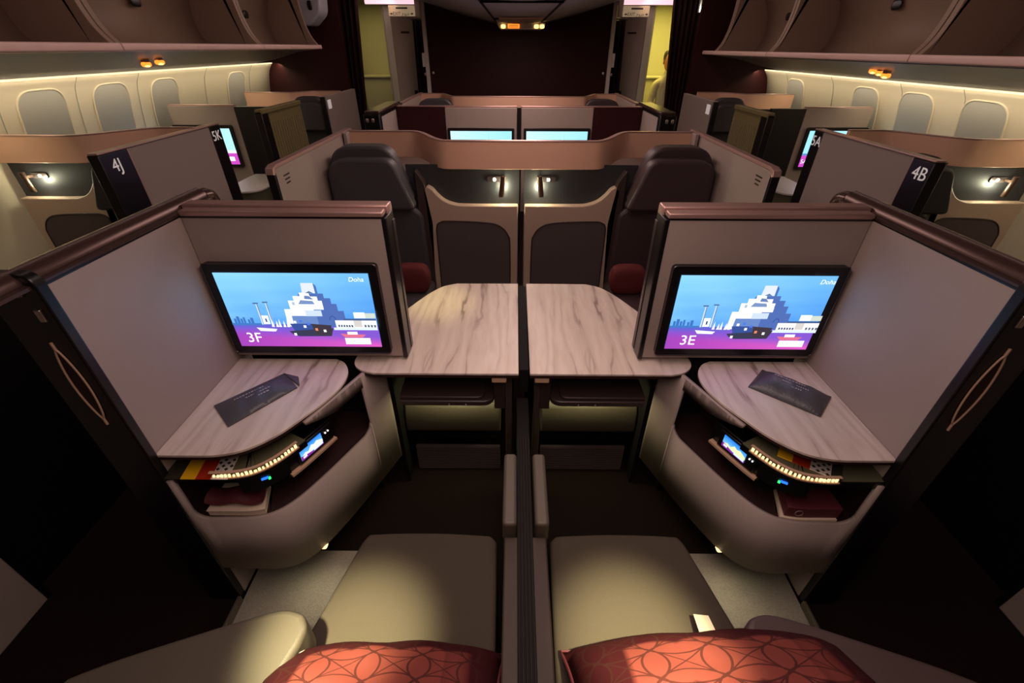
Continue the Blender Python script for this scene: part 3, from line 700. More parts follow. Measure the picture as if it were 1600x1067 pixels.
# ================================================================= CENTRE LINE AND NEAR SEATS
DIV = t = thing('centre_divider', 'low centre divider with dark sliding-track grooves between the two near seats', 'divider', (0, .6, 0))
Box('divider_body', BROWNPLASTIC, t, -.052, .056, -.3, .66, 0, .575, .004)
Box('divider_spine', MATBLACK, t, -.0185, .022, .66, 1.20, 0, .574, .002)
Box('table_gap_strip', MATBLACK, t, -.012, .022, 1.20, 1.84, .60, .700, .002)
for k, x in enumerate((-.0165, -.0085, -.0005, .0075, .0155)):
    Box('track_rib', BROWNPLASTIC, t, x + .0008, x + .0023, -.3, 1.0, .575, .588, .001)
Box('track_bed', MATBLACK, t, -.019, .021, -.3, 1.19, .57, .580, 0)
for s in (-1, 1):
    Box('support_leg', BROWNPLASTIC, DIV, s * .04 + .004, s * .064 + .004, 1.20, 1.26, .0, .690, .004)
    q = SEAT[s]; cx = s * .0415 + .003
    a = thing('armrest_pad', f'slim leather arm pad beside the centre divider, {q} side', 'arm pad', (cx, .78, .5), 'arm pads by the centre divider')
    o = roundpoly([(cx - .0185, .665), (cx + .0185, .665), (cx + .0185, .90), (cx - .0185, .90)], .012, 5)
    Prism('pad', ARML, a, [(x, y, .545) for x, y in o], (0, 0, .075), .010, 4)
    Box('pad_base', BLACK, a, cx - .016, cx + .016, .672, .895, .50, .548, .002)
    Box('pad_bracket', STEEL, a, cx - .010, cx + .014, .661, .669, .505, .525, .002)
    # seat
    t = thing('front_seat', f'near {q} seat with fawn fabric cushion, seen from above its backrest', 'seat', (s * .30, .3, 0), 'near seats')
    o = smooth([(s * .092, .745, 0), (s * .25, .752, 0), (s * .415, .748, 0), (s * .452, .735, 0), (s * .475, .66, 0), (s * .51, .52, 0), (s * .55, .36, 0), (s * .58, .10, 0)], 4) + [Vector((s * .58, -.15, 0)), Vector((s * .066, -.15, 0)), Vector((s * .066, .30, 0)), Vector((s * .072, .60, 0)), Vector((s * .076, .725, 0))]
    Prism('seat_cushion', FABRIC, t, [(p.x, p.y, .32) for p in o], (0, 0, .13), .022, 4, 60)
    Box('seat_pan', MATBLACK, t, s * .075, s * .44, -.15, .70, .10, .32, .01)
    Prism('backrest', FABRIC, t, [(s * .06, -.15, .40), (s * .60, -.15, .40), (s * .60, -.28, 1.05), (s * .06, -.28, 1.05)], (0, -.12, 0), .03, 3)
    # outer armrest
    o = smooth([(s * .482, .462, 0), (s * .53, .470, 0), (s * .60, .452, 0), (s * .70, .418, 0), (s * .82, .375, 0), (s * .90, .34, 0)], 4) + [Vector((s * .92, -.15, 0)), Vector((s * .54, -.15, 0)), Vector((s * .515, .25, 0)), Vector((s * .468, .40, 0)), Vector((s * .464, .435, 0))]
    AM = ARML if s < 0 else ARMD
    ar = Prism('outer_armrest', AM, t, [(p.x, p.y, .50) for p in o], (0, 0, .10), .022, 4, 60)
    o2 = [Vector((p.x, p.y, 0)) + (Vector((s * .7, 0, 0)) - Vector((p.x, p.y, 0))) * .03 for p in o]
    Prism('armrest_side', AM, t, [(p.x, p.y, .05) for p in o2], (0, 0, .45), .006)
    # low sill at the entry, lighter carpet inside it
    Box('entry_sill', ARML, t, s * .972, s * .985, .40, .772, 0, .035, .004)
    # cushion on the seat
    rot = Matrix.Rotation(.03 if s < 0 else .02, 3, 'Z') @ Matrix.Rotation(.02 if s < 0 else -.09, 3, 'Y') @ Matrix.Rotation(math.radians(-40 if s < 0 else -37), 3, 'X')
    cen = Vector((-.292, .298, .590)) if s < 0 else Vector((.375, .315, .600))
    pt = thing('pillow', ('burgundy pillow with interlaced line print, on the 3F seat' if s < 0 else 'burgundy pillow with white underside and care label, on the 3E seat'), 'pillow', tuple(cen - Vector((0, 0, .07))), 'pillows on the near seats')
    a_, b_ = ((.25 if s < 0 else .30), .165); n = 22; bm = bmesh.new(); uvl = bm.loops.layers.uv.new('UVMap'); G = {}
    for side in (1, -1):
        for j in range(n + 1):
            for i in range(n + 1):
                u, v = -1 + 2 * i / n, -1 + 2 * j / n
                edge = abs(u) > .999 or abs(v) > .999
                if side < 0 and edge: G[(side, i, j)] = G[(1, i, j)]; continue
                h = .078 * ((1 - abs(u) ** 2.6) * (1 - abs(v) ** 2.6)) ** .5
                pin = 1 - .07 * (1 - abs(u) ** 2) * abs(v) ** 3; pin2 = 1 - .07 * (1 - abs(v) ** 2) * abs(u) ** 3
                p = Vector((a_ * u * pin2, b_ * v * pin, side * h + .003 * math.sin(u * 9 + v * 7) * (1 - abs(u)) ))
                G[(side, i, j)] = bm.verts.new(rot @ p + cen)
    for side in (1, -1):
        for j in range(n):
            for i in range(n):
                qd = ((i, j), (i + 1, j), (i + 1, j + 1), (i, j + 1)); qd = qd if side > 0 else qd[::-1]
                f = bm.faces.new([G[(side, a1, b1)] for a1, b1 in qd])
                for l, (a1, b1) in zip(f.loops, qd): l[uvl].uv = (a1 / n, b1 / n)
                if side < 0: f.material_index = 1
    link('pillow_cover', bm, [PILLOW, PAPER if s > 0 else BURG2], pt, angle=80)
    # piping round the edge
    ring = []
    for k in range(4 * n):
        e, r_ = divmod(k, n); i, j = ((r_, 0), (n, r_), (n - r_, n), (0, n - r_))[e]
        u, v = -1 + 2 * i / n, -1 + 2 * j / n
        pin = 1 - .07 * (1 - abs(u) ** 2) * abs(v) ** 3; pin2 = 1 - .07 * (1 - abs(v) ** 2) * abs(u) ** 3
        ring.append(rot @ Vector((a_ * u * pin2 * 1.004, b_ * v * pin * 1.004, 0)) + cen)
    bm = bmesh.new(); sweep(bm, ring + [ring[0]], circ(.0035, 6), cap=False); link('piping', bm, BURG2, pt)
    if s > 0:
        bm = bmesh.new(); prism(bm, [(.398, .446, .510), (.440, .444, .510), (.438, .512, .492), (.404, .516, .490)], (0, 0, .0015)); plab(link('care_label', bm, PAPER, pt), 'white care label')
    else:
        bt = thing('seat_belt', 'pale seat belt with metal buckle between the armrest and cushion of seat 3F', 'belt', (-.49, .36, .45))
        path = smooth([(-.462, .425, .50), (-.474, .408, .565), (-.487, .39, .585), (-.500, .365, .590), (-.505, .35, .585)], 4)
        bm = bmesh.new(); sweep(bm, path, [(-.012, -.0012), (.012, -.0012), (.012, .0012), (-.012, .0012)]); link('webbing', bm, PAPER, bt)
        bm = bmesh.new(); sweep(bm, [(-.494, .382, .588), (-.509, .352, .592)], [(-.014, 0), (.014, 0), (.013, .006), (-.013, .006)]); link('buckle', bm, STEEL, bt, bevel=.002)
    # carpet inset in front of the seat
    structure(Box('floor_inset_left' if s < 0 else 'floor_inset_right', CARPET, None, s * .46, s * .974, .20, .955, 0, .006, 0))

# ================================================================= REAR-FACING SUITES, BANDS, LAMPS
def wall_band(parent, path, z0=1.086, z1=1.22, m=COPPER):
    bm = bmesh.new(); sweep(bm, path, [(-.011, z0), (.011, z0), (.011, z1), (-.011, z1)], up=Vector((0, 0, 1))); link('curved_band', bm, m, parent, bevel=.002, angle=30)
    bm = bmesh.new(); sweep(bm, path, [(-.013, z1 - .001), (.013, z1 - .001), (.013, z1 + .006), (-.013, z1 + .006)]); link('band_cap', bm, ROSE, parent, bevel=.002, angle=30)
def band_path(sgn, xc, w_in, w_out, w_end, y0, dy, x_mid0=None):
    """S-shaped plan: level near xc, stepping back by dy between w_in and w_out, on to w_end"""
    return [Vector((xc + sgn * x, y, 0)) for x, y in [(0, y0), (w_in * .5, y0), (w_in, y0)] ] + \
           [Vector((xc + sgn * (w_in + (w_out - w_in) * k / 10), y0 + dy * (.5 - .5 * math.cos(PI * k / 10)), 0)) for k in range(1, 11)] + [Vector((xc + sgn * w_end, y0 + dy, 0))]
def reading_lamp(s, x, y, z, label, on_right, dx=0):
    """tube lamp on a wall plate facing -Y"""
    t = thing('reading_lamp', label, 'lamp', (x, y, z), 'seat reading lamps')
    r = 1 if on_right else -1
    bm = bmesh.new(); prism(bm, [(px, y - .006, pz) for px, pz in roundpoly([(x - r * .085, z + .012), (x + r * .012, z + .012), (x + r * .012, z + .042), (x - r * .085, z + .042)], .012, 4)], (0, .006, 0)); link('wall_plate', bm, STEELD, t, bevel=.001)
    bm = bmesh.new(); cushion(bm, .008, .003, .008, (x - r * .045, y - .008, z + .027)); plab(link('touch_button', bm, LAMPGLOW, t), 'glowing round button')
    p0, p1 = Vector((x + r * .004, y - .052, z + .055)), Vector((x - r * .008, y - .054, z - .052))
    bm = bmesh.new(); sweep(bm, [p0, p0.lerp(p1, .5), p1], circ(.014, 12), up=Vector((0, 1, 0))); link('lamp_tube', bm, BRONZE, t, bevel=.002)
    Box('pivot', BRONZE, t, x - .004, x + .004, y - .045, y, z + .02, z + .034, .001)
    bm = bmesh.new(); sweep(bm, [p0 + Vector((dx, .014, -.02)), p1 + Vector((dx, .014, .016))], circ(.005, 8), up=Vector((0, 1, 0))); plab(link('glow_strip', bm, LAMPGLOW, t), 'glowing strip')
    return t
BRONZE = mat('bronze_lamp', srgb(96, 74, 62), .35, metal=.6)
PANELDK = mat('charcoal_lamp_panel', srgb(40, 40, 44), .5, noise=.05, nscale=100)

def rear_seat(s, xc, y, label, M_, group, xin=0.52, xout=.975, k=1.0, zk=1.0):
    """seat that faces -Y; xin/xout half-width positions from xc"""
    X = lambda v: xc + s * v * k
    t = thing('rear_facing_seat', label, 'seat', (X((xin + xout) / 2), y, 0), group)
    o = roundpoly([(X(.52), .40), (X(.535), .86), (X(.60), .90), (X(.97), .92), (X(.975), .40)], .03, 4)
    Prism('backrest', M_, t, [(a, y - .03, b * zk) for a, b in o], (0, .14, 0), .03, 3, 60)
    o = roundpoly([(X(.565), .93), (X(.665), 1.205), (X(.925), 1.205), (X(.985), 1.13), (X(.985), .93)], [.03, .07, .07, .06, .02], 6)
    Prism('headrest_shell', M_, t, [(a, y - .065, b * zk) for a, b in o], (0, .10, 0), .02, 3, 60)
    o = roundpoly([(X(.548), .905), (X(.645), 1.158), (X(.915), 1.158), (X(.975), 1.11), (X(.975), .905)], [.035, .05, .05, .05, .03], 6)
    Prism('headrest', M_, t, [(a, y - .135, b * zk) for a, b in o], (0, .08, 0), .025, 4, 60)
    o = roundpoly([(X(.505), .40), (X(.485), .80), (X(.515), 1.02), (X(.56), 1.09), (X(.56), .40)], .02, 4)
    Prism('side_wing', MATBROWN, t, [(a, y - .02, b * zk) for a, b in o], (0, .12, 0), .012, 3, 60)
    Prism('seat_cushion', M_, t, [(X(a), b, .36) for a, b in roundpoly([(.50, y - .52), (.95, y - .52), (.95, y - .02), (.50, y - .02)], .05, 4)], (0, 0, .10), .03, 3, 60)
    Box('seat_base', MATBLACK, t, X(.52), X(.95), y - .45, y + .05, 0, .36, .01)
    return t

def rear_shell(s, xc, y, parent, w=.50, flip=False):
    """lamp panel, beige surround and grey padding beside a rear-facing seat; s gives the seat's side"""
    X = lambda v: xc + s * v
    Prism('lamp_panel', PANELDK, parent, [(X(a), y + .03, b) for a, b in [(.012, .86), (.62, .86), (.62, 1.10), (.012, 1.10)]], (0, .012, 0), 0)
    top = [(.018, .898), (.30, .898), (.37, .905), (.42, .925), (.455, .955), (.48, .985), (.505, 1.0)]
    top = [(p.x, p.y) for p in smooth([(a, b, 0) for a, b in top], 4)]
    o = [(.018, .05)] + top + [(.53, .98), (.525, .9), (.50, .05)]
    Prism('shell', BEIGE, parent, [(X(a), y - .02, b) for a, b in o], (0, .05, 0), .006, 3, 50)
    rim = smooth([(X(.062), y - .0215, .30), (X(.062), y - .0215, .66), (X(.075), y - .0215, .735), (X(.12), y - .0215, .785), (X(.20), y - .0215, .805), (X(.40), y - .0215, .812), (X(.45), y - .0215, .805), (X(.472), y - .0215, .78), (X(.476), y - .0215, .70), (X(.476), y - .0215, .30)], 5)
    Prism('padding', QUILT, parent, [tuple(p) for p in rim], (0, .012, 0), .004, 3, 60)
    bm = bmesh.new(); sweep(bm, rim, circ(.004, 6), up=Vector((0, 1, 0))); link('padding_piping', bm, MATBROWN, parent)

Y4 = 2.43
t = thing('middle_seat_shell', 'wide copper-banded shell of the two rear-facing seats beyond the veined tables', 'seat shell', (0, Y4, 0))
L = band_path(-1, 0, .38, .62, .980, Y4, .30); R = band_path(1, 0, .38, .62, .980, Y4, .30)
wall_band(t, L[::-1] + R[1:])
for s in (-1, 1):
    rear_shell(s, .005, Y4, t)
    Box('back_panel', TAUPE, t, s * .03, s * .98, Y4 + .45, Y4 + .47, 0, 1.08, 0)
    q = 'grey' if s < 0 else 'plum'
    rear_seat(s, 0, Y4, ('charcoal leather rear-facing seat behind the 3F monitor partition' if s < 0 else 'plum-brown leather rear-facing seat behind the 3E monitor partition'), LEATHER if s < 0 else LEATHERB, 'rear-facing middle seats')
    reading_lamp(s, s * .100 + .004, Y4 + .03, 1.0, f'lit bronze reading lamp beside the {"charcoal" if s < 0 else "plum-brown"} seat, over the centre line', s < 0)
    light('seat_reading_light', 'POINT', (s * .098 + .004, Y4 + .004, .985), (0, 0, 0), 1.5, (1, .96, .62), .012)
    # aisle wall of these seats
    t2 = thing('aisle_partition', f'taupe aisle wall beside the {"charcoal" if s < 0 else "plum-brown"} rear-facing seat, near end beveled', 'partition', (s * 1.01, 2.3, 0), 'aisle walls of the rear-facing middle seats')
    t2['label'] = f'taupe aisle wall beside the {"charcoal" if s < 0 else "plum-brown"} rear-facing seat'
    Prism('panel', TAUPE, t2, [(s * .995, y, z) for y, z in [(1.84, 0), (2.80, 0), (2.80, 1.212), (1.84, 1.212)]], (s * .03, 0, 0), .003)
    bm = bmesh.new(); sweep(bm, [(s * 1.01, 2.83, 1.217), (s * 1.01, 1.86, 1.217), (s * 1.01, 1.835, 1.21), (s * 1.01, 1.828, 1.19)], [(-.019, -.006), (.019, -.006), (.016, .008), (-.016, .008)]); link('top_trim', bm, ROSE, t2, bevel=.002)
    Box('end_trim', BLACK, t2, s * .992, s * 1.028, 1.828, 1.842, 0, 1.20, .003)
    Box('corner_post', TAUPE, t, s * .966, s * .988, 2.66, 2.74, .9, 1.222, .004)
    for k in range(3): Box('engraved_line', BROWNPLASTIC, t2, s * .9935, s * .9955, 1.90 + .006 * k, 1.955 - .004 * k, 1.168 - .016 * k, 1.174 - .016 * k, 0)
    # red cushion on the seat
    pl = thing('scatter_cushion', f'small dark red cushion standing on the {"charcoal" if s < 0 else "plum-brown"} rear-facing seat', 'cushion', (s * .60, 2.22, .46), 'cushions on the rear-facing seats')
    bm = bmesh.new(); cushion(bm, .10, .045, .085, (s * .60, 2.24, .545), p=5); link('cushion_cover', bm, REDCLOTH, pl)
    bm = bmesh.new(); pth = [(s * .60 + .098 * math.cos(a) , 2.24, .545 + .083 * math.sin(a)) for a in [2 * PI * k / 24 for k in range(25)]]; sweep(bm, pth, circ(.003, 5), up=Vector((0, 1, 0)), cap=False); link('cushion_piping', bm, BURG2, pl)

# next row back: partitions with monitors, seen over the band
YM = 3.95
for s in (-1, 1):
    t = thing('monitor_partition', f'low far partition half taupe half dark, behind the monitor lit pale blue beyond the {"charcoal" if s < 0 else "plum-brown"} seat', 'partition', (s * .5, YM, 0), 'far middle partitions')
    t['label'] = f'far partition, half taupe half dark burgundy, beyond the {"charcoal" if s < 0 else "plum-brown"} rear-facing seat'
    Box('taupe_panel', TAUPE, t, s * .020, s * .595, YM, YM + .05, .55, 1.216, .003)
    Box('dark_panel', BURG, t, s * .595, s * .985, YM + .005, YM + .05, 0, 1.222, .003)
    Box('panel_cap', ROSE, t, s * .016, s * .985, YM + .012, YM + .05, 1.2165, 1.228, .003)
    xs = sorted((s * .060, s * .560))
    m = monitor('seat_monitor', f'small far monitor lit pale blue, above the copper band on the {"charcoal" if s < 0 else "plum-brown"} seat side', xs[0], xs[1], YM - .02, .78, 1.050, None, far=True, bez=.022) if False else None
    t3 = thing('seat_monitor', f'far monitor lit pale blue on the partition beyond the {"charcoal" if s < 0 else "plum-brown"} seat', 'monitor', (s * .31, YM - .001, .75), 'far middle monitors')
    Prism('bezel_frame', BLACK, t3, [(a, YM - .02, b) for a, b in roundpoly([(xs[0] - .022, .755), (xs[1] + .022, .755), (xs[1] + .022, 1.072), (xs[0] - .022, 1.072)], .012, 4)], (0, .018, 0), .002)
    p = Pic((xs[0], YM - .0215, 1.050), (1, 0, 0), (0, 0, 1), xs[1] - xs[0], .27)
    p.grad(lambda u, v: lerp((190, 232, 240), (150, 214, 230), u), nu=6, nv=4); p.poly([(.5, .3), (.6, .22), (.62, .3)], (240, 248, 250)); p.rect(.62, .05, .622, .25, (110, 170, 190)); p.rect(0, .5, 1, 1, (190, 90, 180)); p.done(t3)
Box('partition_gap', MATBLACK, thing('centre_gap_strip', 'thin black strip filling the dark gap between the two far monitor partitions', 'post', (0, YM + .02, 0)), -.018, .018, YM + .01, YM + .05, 0, 1.215, .002)  # black strip added for the dark gap, no post stands here
for s in (-1, 1):
    t = thing('aisle_partition', f'far taupe aisle wall with roller-ended black post, {"galley" if s > 0 else "darker galley"} side', 'partition', (s * 1.02, 3.8, 0), 'far aisle walls')
    t['label'] = ('far taupe aisle wall with black post, in front of the dim galley opening' if s < 0 else 'far taupe aisle wall with black post, in front of the bright yellow galley opening')
    Box('panel', TAUPE, t, s * .99, s * 1.05, 3.50, 4.06, 0, 1.212, .002)
    dp = Box('door_post', BLACK, t, s * .985, s * 1.10, 3.44, 3.50, 0, 1.225, .006)
    for x in (1.035, 1.075):
        bm = bmesh.new(); cushion(bm, .010, .006, .014, (s * x, 3.438, 1.185)); link('roller', bm, STEEL, dp)
    Box('top_rail', RAIL, t, s * .985, s * 1.09, 3.44, 4.12, 1.224, 1.246, .006)
    Box('rail_shadow_strip', BLACK, t, s * .986, s * 1.0, 3.50, 4.06, 1.205, 1.225, 0)
t = thing('middle_seat_shell', 'farthest copper-banded seat shell, against the dark bulkhead', 'seat shell', (0, 4.8, 0))
wall_band(t, band_path(-1, 0, .62, .80, 1.0, 4.85, .30)[::-1] + band_path(1, 0, .62, .80, 1.0, 4.85, .30)[1:])
Box('back_panel', TAUPE, t, -1.0, 1.0, 5.20, 5.22, 0, 1.08, 0)
for s in (-1, 1):
    t2 = rear_seat(s, 0, 4.85, f'farthest rear-facing seat, only its dark headrest showing, on the {"dim" if s < 0 else "bright"} galley side', LEATHER if s < 0 else LEATHERB, 'farthest rear-facing seats')
    t3 = thing('aisle_partition', f'farthest middle aisle wall, by the {"dim" if s < 0 else "bright yellow"} galley doorway', 'partition', (s * 1.02, 4.8, 0), 'farthest aisle walls')
    Box('panel', TAUPE, t3, s * 1.0, s * 1.03, 4.28, 5.25, 0, 1.212, .003)
    Box('top_trim', ROSE, t3, s * .998, s * 1.034, 4.27, 5.26, 1.212, 1.224, .003)

# ================================================================= WINDOW SUITES
for s in (-1, 1):
    XA = 1.89 if s < 0 else 1.77
    side = 'J' if s < 0 else 'B'
    # row 4: band, shell, seat, lamp
    xc = s * 2.845
    t = thing('window_seat_shell', f'copper-banded shell of the window seat behind the aisle wall numbered 4{side}', 'seat shell', (s * 2.4, 2.52, 0), 'window seat shells')
    wall_band(t, band_path(-s, xc, .42, .76, .93, 2.53, .30)) if s > 0 else wall_band(t, band_path(1, xc, .42, .76, .93, 2.53, .30))
    rear_shell(-s, xc + s * .02, 2.53, t)
    Box('back_panel', TAUPE, t, s * 1.95, s * 2.84, 2.98, 3.0, 0, 1.08, 0)
    rear_seat(-s, xc, 2.53, f'dark window seat mostly hidden behind the aisle wall numbered 4{side}', LEATHERD, 'window seats of the second row', k=.925, zk=.955)
    lx = s * (2.745 if s < 0 else 2.70)
    reading_lamp(s, lx, 2.56, .985, f'lit reading lamp on the window seat shell behind aisle wall 4{side}', s > 0, s * .016)
    light('seat_reading_light', 'POINT', (lx - s * .05, 2.53, .985), (0, 0, 0), 1.1, (1, .97, .66), .02)
    # numbered aisle wall
    ya, yb, yc, yd = (2.07, 2.25, 2.92, 3.035) if s < 0 else (2.00, 2.125, 2.82, 2.91)
    t = thing('aisle_partition', f'taupe aisle wall with black ends, numbered 4{side}', 'partition', (s * XA, ya, 0), 'numbered aisle walls')
    Box('panel', TAUPE, t, s * XA, s * (XA + .04), yb, yc, 0, 1.212, .002)
    plab(Box('near_end', BLACK, t, s * (XA - .002), s * (XA + .05), ya, yb, 0, 1.212, .004), f'black near end numbered 4{side}')
    far = '5K' if s < 0 else '5A'
    plab(Box('far_end', BLACK, t, s * (XA - .001), s * (XA + .045), yc, yd, 0, 1.212, .004), f'black far end numbered {far}')
    Box('end_seam', ROSE, t, s * (XA - .003), s * XA, yb - .004, yb + .002, .25, 1.212, .001)
    Box('top_trim', ROSE, t, s * (XA - .004), s * (XA + .045), ya, yd, 1.212, 1.221, .003)
    for tx, yy in ((f'4{side}', (ya + yb) / 2 - .01), (far, (yc + yd) / 2 - .005)):
        Text('numeral', SILVER, t, tx, .078, (s * (XA - .003), yy, 1.155), (0, -s, 0), (0, 0, 1))
    # row 5 window partition with its monitor
    t = thing('monitor_partition', f'window-side partition beyond aisle wall 4{side}, taupe beside a black panel', 'partition', (s * 2.4, 3.95, 0), 'window-side partitions')
    Box('panel', TAUPE, t, s * 2.29, s * 2.82, 3.95, 4.0, 0, 1.222, .002)
    plab(Box('dark_panel', BLACK, t, s * 2.02, s * 2.29, 3.955, 4.0, 0, 1.216, .002), 'black panel')  # plain black panel closing the gap beside the taupe one
    Box('panel_cap', ROSE, t, s * 2.29, s * 2.82, 3.96, 4.0, 1.2225, 1.230, .002)
    xs = sorted((s * (2.365 if s < 0 else 2.36), s * 2.80)) 
    monitor('window_monitor', f'window-side monitor lit blue above magenta, beyond aisle wall 4{side}', xs[0], xs[1], 3.928, .785, 1.062, far, far=True, bez=.024)
    # console with a round end
    t = thing('side_console', f'small round-ended console beneath the monitor beyond aisle wall 4{side}', 'console', (s * 2.1, 3.6, 0), 'window-side consoles')
    o = roundpoly([(s * 1.955, 3.34), (s * 2.25, 3.34), (s * 2.25, 3.9), (s * 1.955, 3.9)], [.14, .14, .02, .02], 8)
    Prism('console_top', WHITE, t, [(x, y, .70) for x, y in o], (0, 0, .015), .004)
    o2 = roundpoly([(s * 1.965, 3.36), (s * 2.23, 3.36), (s * 2.23, 3.9), (s * 1.965, 3.9)], [.13, .13, .02, .02], 8)
    Prism('console_body', OLIVE, t, [(x, y, .60) for x, y in o2], (0, 0, .098), .004); Prism('cubby', BLACK, t, [(x, y + .004, .45) for x, y in o2], (0, 0, .15), 0)
    Prism('reflected_arc_rim', WHITE, t, [(x, y, .43) for x, y in o2], (0, 0, .02), .003); Prism('base', TAUPE, t, [(x, y, 0) for x, y in o2], (0, 0, .43), .004)  # white rim drawn in for the arc of reflected light
    # ribbed sliding door standing open along the aisle
    y0, y1 = (3.58, 4.28) if s < 0 else (3.50, 4.07)
    t = thing('door_or_shade_panel', f'ribbed olive sliding door along the aisle, beyond aisle wall 4{side}', 'door', (s * XA, y0, 0), 'ribbed sliding doors')
    Box('leaf_panel', RIBBED, t, s * XA, s * (XA + .03), y0 + .10, y1, 0, 1.222, .003)
    plab(Box('door_edge', BLACK, t, s * (XA - .004), s * (XA + .05), y0, y0 + .10, 0, 1.222, .004), 'black leading edge')
    n = 13
    for k in range(n):
        yy = y0 + .15 + (y1 - y0 - .18) * k / (n - 1); Box('rib', RIBBED, t, s * (XA - .006), s * XA, yy - .008, yy + .008, .05, 1.14, .003)
    Box('top_rail', RIBBED, t, s * (XA - .01), s * (XA + .04), y0, y1, 1.205, 1.236, .004)
    # last aisle wall before the galley
    y0, y1 = (4.88, 5.84) if s < 0 else (4.55, 5.40)
    t = thing('aisle_partition', f'farthest window-side aisle wall, {"left of the dim" if s < 0 else "right of the bright yellow"} galley doorway', 'partition', (s * XA, y0, 0), 'farthest window-side walls')
    Box('panel', TAUPE, t, s * XA, s * (XA + .04), y0, y1, 0, 1.215, .003); plab(Box('number_plate', SILVER, t, s * (XA - .003), s * XA, y0 + .04, y0 + .13, 1.10, 1.18, .002), 'pale number plate')
    Box('end_trim', BLACK, t, s * (XA - .002), s * (XA + .05), y0 - .02, y0, 0, 1.21, .003)
    t = thing('window_seat_shell', f'farthest window seat shell with copper band, against the dark wall, 5{far[1]} side', 'seat shell', (s * 2.4, 5.1, 0), 'window seat shells')
    pth = band_path(-s, s * 2.84, .45, .70, .92, 5.20, .22)
    wall_band(t, pth); Box('back_panel', TAUPE, t, s * 1.95, s * 2.84, 5.46, 5.48, 0, 1.1, 0); Box('lamp_panel', PANELDK, t, s * 1.95, s * 2.84, 5.44, 5.458, .8, 1.10, 0)
    rear_seat(-s, xc, 5.02, f'farthest window seat, dark headrest beside the far aisle wall, 5{far[1]} side', LEATHER, 'farthest window seats', k=.925)
    # row 3, across the aisle from the near suites
    t = thing('aisle_partition', f'taupe wall across the aisle in the near corner, {SEAT[s]} side', 'partition', (s * 1.68, .2, 0), 'near walls across the aisle')
    Box('panel', TAUPE, t, s * 1.665, s * 1.70, -.6, .772, 0, 1.2, .003); Box('end_trim', BLACK, t, s * 1.663, s * 1.71, .772, .79, 0, 1.2, .002)
    t = thing('door_or_shade_panel', f'low black panel added for the shade across the aisle, behind the door post on the {SEAT[s]} side', 'door', (s * 1.74, 1.4, 0), 'low black shade panels')  # black panel added to stand for the aisle shade, not a real door
    Box('leaf_panel', BLACK, t, s * 1.73, s * 1.76, .80, 2.0, 0, .93, .004); Box('top_edge', STEELD, t, s * 1.725, s * 1.765, .80, 2.0, .93, .94, .003)

